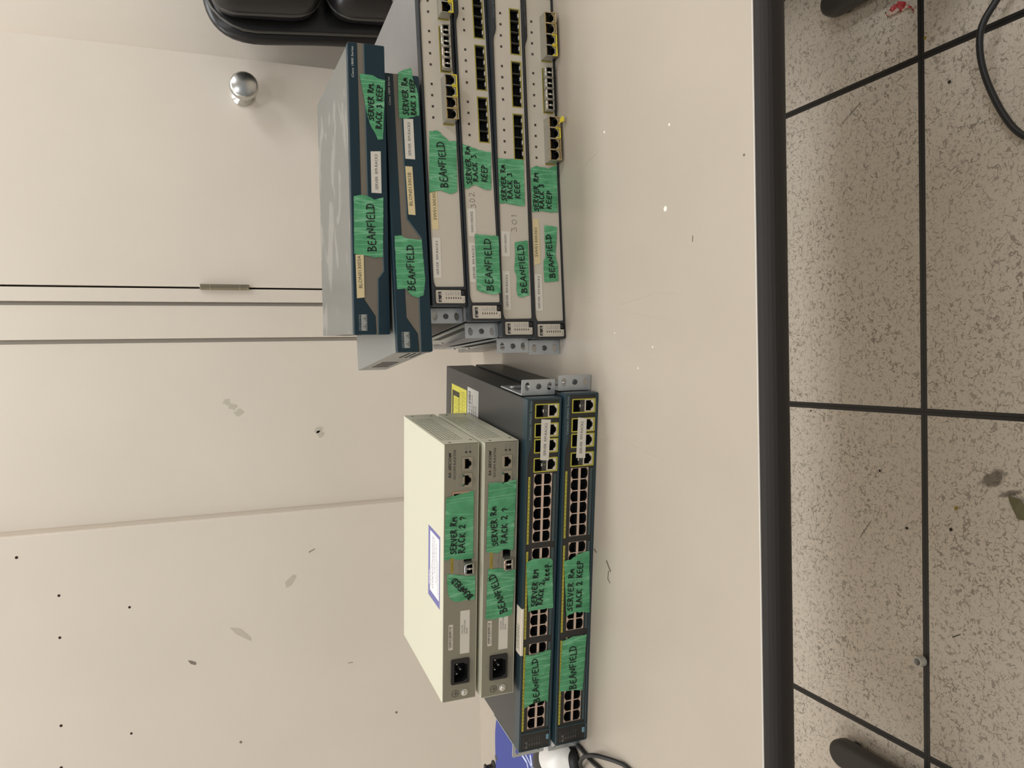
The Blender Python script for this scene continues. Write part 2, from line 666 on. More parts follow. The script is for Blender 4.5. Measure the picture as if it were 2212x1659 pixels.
struct(MB(1).box(-2.6, 3.0, -3.4, 1.85, -0.05, 0).build('floor', floor_material()))
struct(MB(1).box(-2.6, 3.0, -3.4, 1.85, CEIL, CEIL + .05).build('ceiling', ceil_m))
struct(MB(1).box(-2.6, 3.0, WY + .035, 1.85, 0, CEIL).build('wall_back', wall_m))
struct(MB(1).box(-2.7, -2.6, -3.4, 1.85, 0, CEIL).build('wall_left', wall_m))
struct(MB(1).box(3.0, 3.1, -3.4, 1.85, 0, CEIL).build('wall_right', wall_m))
YL0 = WY - .016
tl = struct(MB(1).box(-2.6, wx(-.2345, YL0), YL0, WY + .035, .0, CEIL, bev=.0015).build('trim_1', panel_m))
mid = struct(MB(1).box(wx(-.2345, YL0) + .0085, wx(.0415), WY, WY + .035, 0, CEIL).build('trim_2', panel_m))
struct(MB(1).box(wx(-.2345, YL0) - .004, wx(-.2345, YL0) + .0095, WY + .004, WY + .035, 0, CEIL).build('shadow_gap_1', panel_m))  # floor of a shallow groove, added so a soft shade line shows here
Y3 = WY - .004
struct(MB(1).box(wx(.0410), wx(.1050), WY + .026, WY + .035, 0, CEIL).build('shadow_gap_2', panel_m))  # groove floor set back to darken the shade bands beside the strip
struct(MB(1).box(wx(.0480, Y3), wx(.0980, Y3), Y3, WY + .035, 0, CEIL, bev=.001).build('trim_3', panel_m))
Y4 = WY - .008
struct(MB(1).box(wx(.1040, Y4), wx(.1243, Y4), Y4, WY + .035, 0, CEIL, bev=.001).build('trim_4', panel_m))
door = struct(MB(1).box(wx(.1272, Y4), wx(.4845, Y4), Y4, WY + .030, .01, CEIL - .3, bev=.001).build('door_1', panel_m))
MB(1).box(wx(.1243, Y4), wx(.1272, Y4), WY + .005, WY + .012, 0, CEIL).build('door_gap', gap_m, door)
chrome = mat('satin_chrome', (.58, .58, .56, 1), 0.27, 1.0)
steel = mat('hinge_steel', rgb(150, 143, 125), 0.35, 0.9)
YK = Y4 - .062
kx, kz, KS = wx(.4228, YK / 1.235 * 1.295), wz(.3666, YK / 1.235 * 1.295), 1.30
MB(1).lathe([(.0165 * KS, Y4 + .001), (.0165 * KS, Y4 - .004), (.0085 * KS, Y4 - .008), (.0075 * KS, Y4 - .026), (.012 * KS, Y4 - .036), (.0185 * KS, Y4 - .046), (.0205 * KS, Y4 - .056), (.0200 * KS, Y4 - .063),
             (.0178 * KS, Y4 - .067), (.0172 * KS, Y4 - .0674), (.0100 * KS, Y4 - .0704), (.0020 * KS, Y4 - .072)], (kx, 0, kz), 'y', 40).build('door_knob', chrome, door, smooth=True)
hx_ = wx(.1268, Y4)
h0, h1 = wz(.366, Y4), wz(.438, Y4)
hg = MB(1)
hg.lathe([(.0050, h0), (.0056, h0 + .0006), (.0056, h1 - .0006), (.0050, h1)], (hx_, Y4 - .0055, 0), 'z', 16)
hg.build('hinge', steel, door, smooth=False)
for zz_ in (h0 + (h1 - h0) * .19, h0 + (h1 - h0) * .79, h0 + .003):
    MB(1).lathe([(.0058, zz_), (.0058, zz_ + .0009)], (hx_, Y4 - .0055, 0), 'z', 16).build('hinge_ring', mat('ring_steel', rgb(205, 200, 185), .2, .9), door)
hole_m = mat('screw_hole_dark', rgb(52, 34, 26), 0.9)
for (hx, hz, hr) in [(-.264, .695, .0028), (-.326, .644, .0026), (-.388, .645, .0026), (-.356, .552, .0025), (-.518, .648, .0027), (-.548, .556, .0024), (-.580, .650, .0027)]:
    MB(1).lathe([(hr * .98, YL0 - .0001), (hr * .8, YL0 + .0005)], (wx(hx, YL0), 0, wz(hz, YL0)), 'y', 10).build('screw_hole', hole_m, tl)
scuff_m = mat('wall_scuff', rgb(176, 168, 152), 0.6)
scuff_d = mat('wall_chip', rgb(140, 132, 118), 0.7)


def wall_px(poly, name, m):
    mb = MB(1)
    mb.prism([(wx(x, YL0), wz(z, YL0)) for x, z in poly], YL0 - .0001, YL0 - .0004)
    return mb.build(name, m, tl)


def mid_px(poly, name, m):
    mb = MB(1)
    mb.prism([(wx(x), wz(z)) for x, z in poly], WY - .0001, WY - .0003)
    return mb.build(name, m, mid)


# ------------------------------------------------------------------ the table
TF, TBK = 0.5344, 1.294
lam_m = mat('table_laminate', rgb(176, 165, 150), 0.30, spec=0.45, var=0.025, vscale=6)
edge_m = mat('edge_rubber', rgb(33, 29, 25), 0.55, spec=.28, bump=.15, bscale=90)
leg_m = mat('leg_black', rgb(52, 50, 47), 0.45)
tbl = thing('table', 'beige laminate table with a thick black rounded front edge holding all the network devices', 'table', (-.054, .92, 0))
XL, XR = -.80, .80


def tloc(o):
    o.parent = tbl
    o.location = (.054, -.92, 0)
    return o


top_o = tloc(MB(1).box(XL, XR, TF + .0015, TBK, TZ - .028, TZ).build('tabletop', lam_m))
prof = [(TF + .0015, TZ - .0005)] + [(TF + .0015 - .0155 * math.sin(a), TZ - .0145 + .0140 * math.cos(a)) for a in [math.pi * k / 14 for k in range(1, 14)]] + [(TF + .0015, TZ - .0285)]
tloc(MB(1).prism_axis(prof, XL, XR, 'x').build('edge_band', edge_m, smooth=False))
tloc(MB(1).box(XL, XR, TF + .0005, TF + .0017, TZ - .002, TZ + .0003).build('edge_line', mat('edge_line', rgb(205, 200, 192), .3)))
for lx in (.668, -.778):
    # T legs: a column and a long rounded foot on two glides
    tloc(MB(1).box(lx - .025, lx + .025, .86, .94, .03, TZ - .03, bev=.008).build('leg_column', leg_m))
    foot = MB(1)
    pr = []
    for k in range(13):
        a = math.pi * k / 12
        pr.append((lx + .027 * math.cos(a), 1.155 + .03 * math.sin(a)))
    for k in range(13):
        a = math.pi + math.pi * k / 12
        pr.append((lx + .027 * math.cos(a), .63 + .03 * math.sin(a)))
    foot.prism_axis(pr, .014, .046, 'z')
    f_o = tloc(foot.build('foot', leg_m, bev=.010))
    for gy in (1.150, .64):
        g_ = MB(1).lathe([(.017, 0), (.019, .003), (.019, .010), (.01, .016)], (lx, gy, 0), 'z', 16).build('glide', mat('glide_black', rgb(24, 23, 22), .5), f_o)


def ink_line(pts, wd, name, m, z=TZ + .0002):
    mb = MB(1)
    for (x0, y0), (x1, y1) in zip(pts, pts[1:]):
        L = math.hypot(x1 - x0, y1 - y0)
        nx, ny = -(y1 - y0) / L * wd / 2, (x1 - x0) / L * wd / 2
        mb.prism_axis([(x0 + nx, y0 + ny), (x0 - nx, y0 - ny), (x1 - nx, y1 - ny), (x1 + nx, y1 + ny)], z, z + .00015, 'z')
    o = mb.build(name, m, top_o)
    return o


scr_m = mat('table_scratch', rgb(194, 183, 167), .4)
chip_m = mat('white_chip', rgb(236, 230, 218), .6)
drk_m = mat('table_scuff', rgb(100, 88, 74), .6)
for pts in ([(.069, .851), (.054, .756), (.040, .690), (.034, .653)], [(.061, .772), (.068, .690), (.064, .660)],
            [(-.092, .834), (-.091, .772), (-.097, .737), (-.105, .687)], [(.237, .843), (.243, .811)]):
    ink_line(pts, .0004, 'scratch', scr_m)
for i, (cx_, cy_, r_) in enumerate([(.261, .795, .0016), (.150, .672, .0030), (.231, .662, .0016), (.012, .70, .0012), (.03, .78, .001), (-.01, .73, .0011)]):
    MB(1).lathe([(r_, TZ), (r_ * .7, TZ + .0006)], (cx_, cy_, 0), 'z', 7).build('chip', chip_m, top_o)
for pts, wd_ in (([(-.238, .811), (-.244, .806), (-.249, .801)], .0022), ([(-.249, .806), (-.259, .8085), (-.263, .803)], .0014), ([(-.231, .842), (-.234, .836)], .002),
                 ([(.116, .6255), (.110, .6265)], .0008), ([(.1735, .549), (.1715, .549)], .0018)):
    ink_line(pts, wd_, 'scuff_mark', drk_m)
wall_px([(-.45, .474), (-.456, .470), (-.459, .463), (-.455, .462), (-.451, .469)], 'wall_chip', scuff_d)
wall_px([(-.408, .412), (-.420, .402), (-.434, .381), (-.428, .381), (-.412, .396)], 'wall_scuff', mat('wall_scuff_pale', rgb(212, 203, 187), .5))
wall_px([(-.304, .287), (-.299, .277), (-.297, .277), (-.301, .287)], 'wall_scuff', scuff_m)
wall_px([(-.356, .324), (-.347, .326), (-.336, .313), (-.338, .308), (-.352, .316)], 'wall_scuff', mat('wall_scuff_pale', rgb(212, 203, 187), .5))
wall_px([(-.494, .229), (-.4955, .229), (-.4955, .221), (-.494, .221)], 'wall_scuff', scuff_m)
wall_px(disc(-.593, .150, .0022, 8), 'wall_chip', scuff_d)
wall_px(disc(-.593, .401, .0022, 8), 'wall_chip', scuff_d)

pale_m = mat('wall_scuff_pale', rgb(212, 203, 187), .5)
for cx_, cz_, n_, sd in ((-.060, .396, 7, 1), (-.070, .388, 5, 2), (-.052, .405, 4, 3), (-.103, .266, 4, 4), (-.110, .262, 4, 5)):
    q_ = random.Random(sd)
    mid_px([(cx_ + .0065 * q_.uniform(.5, 1.1) * math.cos(2 * math.pi * k / 9), cz_ + .008 * q_.uniform(.4, 1.1) * math.sin(2 * math.pi * k / 9)) for k in range(9)], 'wall_scuff', pale_m)

# ------------------------------------------------------------------ shared device materials and pieces
slate = mat('slate_plastic', rgb(46, 51, 55), 0.36, spec=.45)
slate_d = mat('rim_black', rgb(27, 26, 26), 0.42)
steel_top = mat('zinc_grey_case', rgb(148, 145, 141), 0.36, metal=.2, var=.05, vscale=18)
panel_grey = mat('panel_grey', rgb(196, 187, 172), 0.5)
led_dark = mat('led_dark', rgb(52, 46, 40), 0.35)
black_in = mat('inside_black', rgb(9, 9, 9), 0.7)
cage_rim = mat('olive_rim', rgb(150, 138, 48), 0.5)
bright = mat('bright_nickel', rgb(226, 224, 216), 0.22, .75)
nickel = mat('nickel', rgb(186, 184, 174), 0.3, .8)
gold = mat('gold_plate', rgb(204, 184, 138), 0.28, .8)
ear_m = mat('galvanised', rgb(186, 192, 196), 0.34, .75, var=.06, vscale=40)
yellow_pl = mat('yellow_plastic', rgb(226, 206, 62), 0.4)
teal = mat('teal_plastic', rgb(32, 54, 62), 0.30, spec=.6)
teal_d = mat('teal_dark', rgb(36, 66, 78), 0.36)
case_dark = mat('case_dark_grey', rgb(62, 63, 61), 0.36, metal=.2, var=.05, vscale=14)
face_black = mat('face_black', rgb(40, 39, 37), 0.45)
tin = mat('tin_shield', rgb(214, 190, 172), 0.4, .35)
strip_y = mat('number_yellow', rgb(178, 170, 62), 0.5)
cream = mat('cream_case', rgb(205, 202, 181), 0.42, spec=.4)
rax_face = mat('face_grey_beige', rgb(137, 132, 115), 0.5)
c_case = mat('light_grey_case', rgb(126, 128, 125), 0.32)
c_band = mat('taupe_band', rgb(114, 106, 94), 0.45)
c_line = mat('pale_blue_line', rgb(80, 106, 116), 0.3)
olive_print = mat('olive_print', rgb(70, 62, 20), .6)


def smear_material():
    """light grey paint with old dried sticker-glue smears on it"""
    m = bpy.data.materials.new('smeared_grey_case')
    m.use_nodes = True
    nt = m.node_tree
    b = nt.nodes['Principled BSDF']
    tc = nt.nodes.new('ShaderNodeTexCoord')
    mp = nt.nodes.new('ShaderNodeMapping')
    mp.inputs['Scale'].default_value = (13, 19, 1)
    nt.links.new(tc.outputs['Object'], mp.inputs['Vector'])
    n = nt.nodes.new('ShaderNodeTexNoise')
    n.inputs['Scale'].default_value = 1.0
    n.inputs['Detail'].default_value = 2.0
    n.inputs['Distortion'].default_value = 1.2
    nt.links.new(mp.outputs['Vector'], n.inputs['Vector'])
    r = nt.nodes.new('ShaderNodeValToRGB')
    r.color_ramp.interpolation = 'LINEAR'
    r.color_ramp.elements[0].position = 0.545
    r.color_ramp.elements[0].color = rgb(106, 107, 103)
    r.color_ramp.elements[1].position = 0.57
    r.color_ramp.elements[1].color = rgb(130, 129, 123)
    nt.links.new(n.outputs['Fac'], r.inputs['Fac'])
    nt.links.new(r.outputs['Color'], b.inputs['Base Color'])
    b.inputs['Roughness'].default_value = 0.30
    return m


smear = smear_material()


def oval(cx, cz, a, b, n=16):
    return [(cx + a * math.cos(2 * math.pi * i / n) * (1 if abs(math.cos(2 * math.pi * i / n)) < .99 else 1), cz + b * math.sin(2 * math.pi * i / n)) for i in range(n)]


def rack_ear(root, W, right, back=20, plate=110, z0=.3, z1=43.3, holes=True, slots=0):
    """folded steel ear: a face with two slots and a screw, and a plate along the case side"""
    mb = MB()
    if right:
        a, b_ = W + .2, W + 19
    else:
        a, b_ = -19, -.2
    m_ = (a + b_) / 2 + (1 if right else -1)
    hl = [oval(m_, z0 + 7.2, 5.2, 3.4), oval(m_, z1 - 7.2, 5.2, 3.4)]
    mb.prism(rr(a, b_, z0, z1, 1.4), back, back + 1.8, hl)
    if right:
        mb.box(W + .2, W + 1.8, back + 1, back + plate, z0 + .5, z1 - .5)
    else:
        mb.box(-1.8, -.2, back + 1, back + plate, z0 + .5, z1 - .5)
    e = mb.build('rack_ear', ear_m, root)
    sc_ = MB().lathe([(3.4, back), (3.4, back - .5), (2.6, back - 1.1), (1.2, back - 1.1), (1.0, back - .3)], (m_, 0, (z0 + z1) / 2), 'y', 14)
    sc_.build('ear_screw', mat('screw_dark', rgb(92, 96, 98), .35, .8), e, smooth=False)
    xo = W + 1.8 if right else -1.8
    dx = .9 if right else -.9
    for (yy, zc) in ((back + 18, 10), (back + 18, 33), (back + plate - 14, 10), (back + plate - 14, 33)):
        MB().lathe([(3.2, xo), (3.0, xo + dx * .9), (1.6, xo + dx * 1.7)], (0, yy, zc), 'x', 12).build('side_screw', bright, e, smooth=True)
    for k in range(slots):
        yy = back + 34 + k * 6.0
        s_ = MB().box(xo - .05 if right else xo - .15, xo + .15 if right else xo + .05, yy, yy + 3.0, 24, 36)
        s_.build('slot', black_in, e)
    return e


def front_root(name, label_, cat, x, y, yaw, z, group=None):
    return thing(name, label_, cat, (x, y, TZ + z), yaw, group)


# ------------------------------------------------------------------ grey fibre switches (right-hand stack)
S0, SP, SG, ST = 232.4, 14.02, 66.6, 30.85
CAGE_Z0, CAGE_Z1 = 6.0, 17.4


def cage_x(g, i):
    return S0 + SP * i + SG * g


def grey_switch(label_, x, y, yaw, z, slots):
    H, W, D = 43.6, 445, 322.9
    root = front_root('fibre_switch', label_, 'network switch', x, y, yaw, z, 'grey fibre switches of the right-hand stack')
    MB().box(2, W - 2, 13, D, .8, H - .6, bev=.8).build('chassis', steel_top, root)
    pan = [(23.2, 3.4), (24.6, 2.4), (439, 2.6), (440.5, 4), (440.5, 36.5), (439, 37.6), (387, 37.6), (382, 38.6), (377, 40.6), (372, 41.3), (32, 41.3), (28, 40.8), (24, 39.6), (22.6, 38.4)]
    notch = [(2.4, 2.6), (3.6, 1.4), (18.4, 1.4), (19.6, 2.6), (19.6, 38.2), (18.4, 39.4), (3.6, 39.4), (2.4, 38.2)]
    MB().prism(rr(0, W, 0, H, 2.0), 0, 14, [pan, notch]).build('bezel', slate, root, bev=.7)
    # thin black inner lip round the two openings
    def grow(p, d):
        cx = sum(a for a, _ in p) / len(p)
        cz = sum(b for _, b in p) / len(p)
        return [(a + (d if a > cx else -d), b + (d if b > cz else -d)) for a, b in p]
    MB().prism(grow(pan, .9), -.12, .3, [grow(pan, .0)]).build('black_lip', slate_d, root)
    MB().prism(grow(notch, 1.0), -.12, .3, [grow(notch, 0)]).build('black_lip', slate_d, root)
    holes = [rect(cage_x(g, 0) - 7.0, cage_x(g, 3) + 7.0, CAGE_Z0, CAGE_Z1) for g in range(3)]
    p_o = MB().prism(grow(pan, -.05), 1.2, 3.0, holes).build('front_panel', panel_grey, root)
    ref = None
    for g in range(3):
        a, b_ = cage_x(g, 0) - 7.0, cage_x(g, 3) + 7.0
        MB().prism(rect(a - 1.3, b_ + 1.3, CAGE_Z0 - 1.5, CAGE_Z1 + 1.3), .95, 1.3, [rect(a, b_, CAGE_Z0, CAGE_Z1)]).build('bank_outline', cage_rim, root)
        for i in range(4):
            cx = cage_x(g, i)
            if ref is None:
                c_o = MB().cavity(rect(-6.85, 6.85, CAGE_Z0 + .1, CAGE_Z1 - .1), 1.6, 12.8).build('transceiver_cage', black_in, root)
                d_o = MB().box(6.75, 7.15, 1.3, 6, CAGE_Z0, CAGE_Z1).build('cage_divider', mat('divider_grey', rgb(120, 116, 104), .4, .6), c_o)
                l_o = MB().box(-2.2, 2.6, .6, 3, CAGE_Z0 - .2, CAGE_Z0 + 1.1).build('latch_tongue', bright, c_o)
                q_o = MB().box(-1.4, 1.4, .9, 1.4, ST - 1.3, ST + 1.3).build('port_light', led_dark, root)
                c_o.location = (cx * MM, 0, 0)
                q_o.location = (cx * MM, 0, 0)
                ref = (c_o, d_o, l_o, q_o)
            else:
                cc = ref[0].copy()
                C.objects.link(cc)
                cc.location = (cx * MM, 0, 0)
                for ch in (ref[1], ref[2]):
                    c2 = ch.copy()
                    C.objects.link(c2)
                    c2.parent = cc
                qq = ref[3].copy()
                C.objects.link(qq)
                qq.location = (cx * MM, 0, 0)
    printed('Catalyst 3750 Series', 400.5, 437.5, 39.2, 2.3, -.2, root, GREYPRINT)
    # the small status panel at the left
    lp = MB().prism([(2.9, 3.0), (4.0, 1.9), (12.0, 1.9), (12.0, 6.8), (19.1, 6.8), (19.1, 37.8), (18.0, 38.9), (4.0, 38.9), (2.9, 37.8)], .5, 3).build('status_panel', panel_grey, root)
    MB().box(12.7, 18.9, -.2, 3, 1.7, 6.2, bev=1.0).build('mode_button', slate_d, root)
    lg = MB().prism(rect(4.2, 16.8, 31.6, 35.6), .4, .55).build('logo', mat('logo_grey', rgb(140, 134, 124), .5), lp)
    arc1 = [(4.2, 35.6), (4.2, 31.6), (5.2, 32.6), (6.4, 34.9), (7.5, 34.9), (9.2, 32.4), (10.5, 31.7), (11.8, 32.4), (13.5, 34.9), (14.6, 34.9), (15.8, 32.6), (16.8, 31.6), (16.8, 35.6)]
    MB().prism(arc1, .32, .42).build('logo_arches', mat('logo_dark', rgb(34, 34, 38), .5), lg)
    printed('CISCO SYSTEMS', 4.2, 16.8, 36.3, 1.5, .4, lp, GREYPRINT)
    for k, tx in enumerate(('SYST', 'RPS', 'MASTR', 'STAT', 'DUPLX', 'SPEED', 'STACK')):
        tz = 25.6 - k * 3.03
        MB().box(8.2, 10.4, .35, .6, tz - .5, tz + .6).build('status_light', led_dark, lp)
        printed(tx, 12.6, 12.6 + .95 * len(tx), tz - .7, 1.4, .4, lp, GREYPRINT)
    printed('MODE', 4.6, 8.6, 2.9, 1.4, .4, lp, GREYPRINT)
    rack_ear(root, W, False, slots=slots, plate=230 if slots else 120)
    rack_ear(root, W, True)
    return root


SW = {}
SW['S4'] = grey_switch('grey fibre switch at the bottom of the right-hand stack, standing on the table', .02833, .90798, .04049, .0006, 0)
SW['S3'] = grey_switch('grey fibre switch second from the bottom, pencilled 301, with three empty black port banks', .03123, .90844, .03085, .04457, 24)
SW['S2'] = grey_switch('grey fibre switch pencilled 302, below the topmost grey one, with empty port banks', .05118, .90256, .07877, .08915, 24)
SW['S1'] = grey_switch('topmost of the four grey fibre switches, right below the dark blue routers', .07023, .90743, .08044, .13372, 0)

YP = 1.2      # panel face inside the bezel
YT = .55      # tapes rest here
r_ = SW['S1']
t_ = tape([(138, 41), (142, 26), (138, 14), (142, 5), (205, 3), (204, 12), (209, 18), (216, 26), (215, 37)], YT, r_, 11)
hand('BEANFIELD', (146, 17), (202, 19), 9, -.35, t_, seed=1)
label([(93, 31), (141, 31), (141, 40), (93, 39.6)], 1.1, r_, 'SW01300302', ((105, 33), (141, 33)), 3.9, CREAMLAB)
label([(34, 30), (83, 29.5), (83, 40), (33.5, 40.6)], 1.1, r_, 'SERVER  RM-RACK3', ((38, 33.6), (79, 33)), 2.9)
r_ = SW['S2']
t_ = tape([(164, 42), (165, 36), (168, 32), (170, 27), (165, 16), (165, 6), (213, 4), (214, 20), (218, 31), (220, 41)], YT, r_, 12)
hand('SERVER Rm', (170, 31.5), (217, 32), 6.2, -.35, t_, seed=2)
hand('RACK 3', (174, 23.5), (207, 24), 6.2, -.35, t_, seed=3)
hand('KEEP', (174, 12), (194, 9.5), 7.2, -.35, t_, seed=4)
hand('302', (141, 27.5), (160, 29), 7, 1.05, r_, PENCIL, .5, 5, 'pencil_note')
label([(105, 29), (140, 28), (139.5, 39), (105, 39)], 1.1, r_, 'SW01300302', ((110, 32), (136, 32)), 3.2)
label([(48, 31), (97, 31), (97, 39.4), (48, 40)], 1.1, r_, 'SERVER  RM-RACK3', ((52, 33), (93, 32.6)), 2.9)
t_ = tape([(35, 1), (106, 0), (107, 14), (108, 31), (38, 32), (34, 17), (33, 8)], -.25, r_, 13, .5)
hand('BEANFIELD', (38, 11), (102, 11), 9, -1.3, t_, seed=6)
r_ = SW['S3']
t_ = tape([(168, 41.2), (168, 30), (166, 17), (166, 6.5), (225, 6), (224, 30), (224, 41.2)], YT, r_, 14)
hand('SERVER Rm', (171, 31.5), (216, 32), 6.2, -.35, t_, seed=7)
hand('RACK 3', (174, 23.5), (206, 23), 6.2, -.35, t_, seed=8)
hand('KEEP', (175, 13), (198, 13), 6.8, -.35, t_, seed=9)
hand('301', (132, 19), (154, 17.5), 7.5, 1.05, r_, PENCIL, .5, 10, 'pencil_note')
label([(101, 29), (133, 28), (133, 40), (101, 40)], 1.1, r_, 'SW01300301', ((106, 33), (129, 33)), 2.9)
label([(34, 30), (83, 30), (83, 40), (34, 40)], 1.1, r_, 'SERVER  RM-RACK3', ((38, 33.6), (78, 33)), 2.9)
t_ = tape([(122, 4), (119, 22), (101, 22), (85, 24), (76, 21), (58, 22), (51, 20), (50, 14), (53, 5)], YT, r_, 15)
hand('BEANFIELD', (56, 8), (116, 10.5), 7.6, -.35, t_, seed=11)
r_ = SW['S4']
t_ = tape([(162, 40), (164, 27), (163, 4), (224, 3), (219, 15), (222, 32), (218, 40)], YT, r_, 16)
hand('SERVER RM', (163.5, 31.5), (212, 30), 6.2, -.35, t_, seed=12)
hand('RACK 3', (167, 23.5), (198, 23), 6.2, -.35, t_, seed=13)
hand('KEEP', (167, 14), (190, 12), 6.5, -.35, t_, seed=14)
label([(97, 31), (153, 31), (154, 40), (94, 40)], 1.1, r_, 'SW01300301', ((105, 34.4), (142, 34)), 3.8, CREAMLAB)
t_ = tape([(144, 6), (146, 24), (105, 24), (100, 27), (73, 27), (74, 7), (95, 7), (106, 10)], YT, r_, 17)
hand('BEANFIELD', (79, 12), (134, 16), 7, -.35, t_, seed=15)
label([(36, 30), (83, 30), (83, 40.5), (36, 40.3)], 1.1, r_, 'SERVER  RM-RACK3', ((39, 34), (80, 33)), 2.9)


# ------------------------------------------------------------------ pluggable transceivers
def world_of(root, p):
    a = root.rotation_euler[2]
    x, y, z = p
    return (root.location.x + (x * math.cos(a) - y * math.sin(a)) * MM, root.location.y + (x * math.sin(a) + y * math.cos(a)) * MM, root.location.z + z * MM)


contact_m = mat('contact_gold', rgb(190, 150, 70), .3, .8)
PROTO = {}


def make_sfp(kind, latch_mat):
    root = thing('transceiver', '', 'transceiver')
    if kind == 'copper':
        f = -16.5
        MB().box(-6.5, 6.5, f + .1, 11, .6, 10.6).build('inner_core', black_in, root) if False else None
        hole = [(-6.1, 3.6), (-4.2, 3.6), (-4.2, 2.0), (-2.6, 2.0), (-2.6, .9), (2.6, .9), (2.6, 2.0), (4.2, 2.0), (4.2, 3.6), (6.1, 3.6), (6.1, 11.9), (-6.1, 11.9)]
        mb = MB().prism(rect(-6.95, 6.95, -.4, 13.0), f, f + 10, [hole])
        mb.box(-6.95, 6.95, f + 10, .6, -.4, 13.0)
        mb.box(-6.4, 6.4, .6, 11, .5, 10.8)
        mb.build('housing', nickel, root)
        MB().cavity(hole, f + .3, f + 9.6).build('jack', black_in, root)
        MB().prism(rr(-6.95, 6.95, -.4, 13.0, .6), f - .5, f, [rect(-6.2, 6.2, .6, 12.2)]).build('faceplate', nickel if latch_mat is yellow_pl else gold, root)
        mb = MB()
        for k in range(8):
            mb.box(-3.9 + k * 1.05, -3.5 + k * 1.05, f + 1.2, f + 8, 10.4, 11.5)
        mb.build('contacts', contact_m, root)
        # swinging latch in front of the lower edge
        mb = MB()
        mb.box(-6.4, 6.4, f - 2.2, f - .2, -2.2, -1.0)
        mb.box(-6.7, -5.6, f - 2.4, f - .1, -2.2, 4.2)
        mb.box(5.6, 6.7, f - 2.4, f - .1, -2.2, 4.2)
        mb.build('latch', latch_mat, root, bev=.3)
    else:
        f = -8.5
        hl = [rect(-5.7, -.9, 2.2, 9.0), rect(.9, 5.7, 2.2, 9.0)]
        mb = MB().prism(rr(-6.75, 6.75, .3, 11.2, .8), f, f + 7, hl)
        mb.box(-6.6, 6.6, f + 7, 11, .4, 10.8)
        mb.build('housing', nickel, root)
        for h_ in hl:
            MB().cavity(h_, f + .2, f + 6.8).build('fibre_port', black_in, root)
        mb = MB()
        mb.lathe([(1.1, f - .8), (1.4, f - .2), (1.4, f + .4)], (0, 0, 5.6), 'y', 12)
        mb.build('centre_post', bright, root, smooth=True)
        mb = MB()
        mb.tube([(-6.2, f - .6, 1.4), (-6.2, f - 1.6, 10.4), (-4.6, f - 1.9, 12.0), (4.6, f - 1.9, 12.0), (6.2, f - 1.6, 10.4), (6.2, f - .6, 1.4)], .6, 8)
        mb.build('bail_wire', bright, root, smooth=True)
        MB().box(-5.8, 5.8, f - .9, f + .1, 10.2, 11.6).build('latch', latch_mat, root)
    return root


LATCH = {'gold': gold, 'silver': nickel, 'yellow': yellow_pl,
         'peach': mat('peach_tab', rgb(222, 178, 150), .4), 'blue': mat('blue_tab', rgb(52, 84, 150), .4), 'orange': mat('orange_tab', rgb(206, 112, 62), .4)}


def place_sfp(kind, latch, root, cx, z, label_, group, y=1.2):
    key = (kind, latch)
    if key not in PROTO:
        o = make_sfp(kind, LATCH[latch])
        PROTO[key] = o
    else:
        src = PROTO[key]
        o = src.copy()
        C.objects.link(o)
        for ch in src.children:
            c_ = ch.copy()
            C.objects.link(c_)
            c_.parent = o
    o.location = world_of(root, (cx, y, z))
    o.rotation_euler = (0, 0, root.rotation_euler[2])
    o['label'] = label_
    o['group'] = group
    return o


ORD = ['leftmost', 'second from left', 'third from left', 'rightmost']
for sw_, where, banks in (('S1', 'topmost grey switch', [(0, 'copper', ['gold', 'gold', 'yellow', 'yellow']), (1, 'fibre', ['peach', 'peach', 'silver', 'silver']), (2, 'copper', ['yellow', 'yellow'])]),
                          ('S4', 'bottom grey switch', [(0, 'copper', ['gold', 'gold', 'yellow', 'gold']), (1, 'fibre', ['peach', 'silver', 'silver', 'silver']), (2, 'copper', ['yellow', 'yellow', 'gold', 'gold'])])):
    for g, kind, ls in banks:
        bank = ['left', 'middle', 'right'][g]
        for i, l_ in enumerate(ls):
            kd = 'copper-jack' if kind == 'copper' else 'dual-hole fibre'
            pos_ = ORD[i] if i < 3 or len(ls) == 4 else 'last'
            sfp = place_sfp(kind, l_, SW[sw_], cage_x(g, i), CAGE_Z0 + .1, '%s transceiver, %s in the %s bank of the %s' % (kd, pos_, bank, where), 'transceivers plugged into the grey switches')
            if sw_ == 'S4' and g == 0 and i == 3:
                FLIP = sfp
# one yellow latch is flipped out towards the viewer
yt = MB()
yt.prism_axis([(-3, -30), (2.5, -31.5), (4.5, -27), (2, -22), (-2, -22)], -2.0, .2, 'z')
yt.tube([(0, -23, -1), (-1, -19.5, -1.2), (-2, -17, -.8)], .7, 6)
yt.build('flipped_latch_tab', yellow_pl, FLIP, bev=.4)

# ------------------------------------------------------------------ blue-black 48-port switches (left-hand stack)
def jack_profile(x0, x1, top):
    """stepped RJ45 opening; the latch notch is on the outer side of its row"""
    xm = (x0 + x1) / 2
    if top:
        z0, z1, z2, z3 = 22.5, 30.2, 31.4, 32.2
        return [(x0, z0), (x1, z0), (x1, z1), (xm + 4.9, z1), (xm + 4.9, z2), (xm + 3.2, z2), (xm + 3.2, z3), (xm - 3.2, z3), (xm - 3.2, z2), (xm - 4.9, z2), (xm - 4.9, z1), (x0, z1)]
    z0, z1, z2, z3 = 19.5, 11.8, 10.6, 9.8
    return [(x0, z0), (x0, z1), (xm - 4.9, z1), (xm - 4.9, z2), (xm - 3.2, z2), (xm - 3.2, z3), (xm + 3.2, z3), (xm + 3.2, z2), (xm + 4.9, z2), (xm + 4.9, z1), (x1, z1), (x1, z0)]


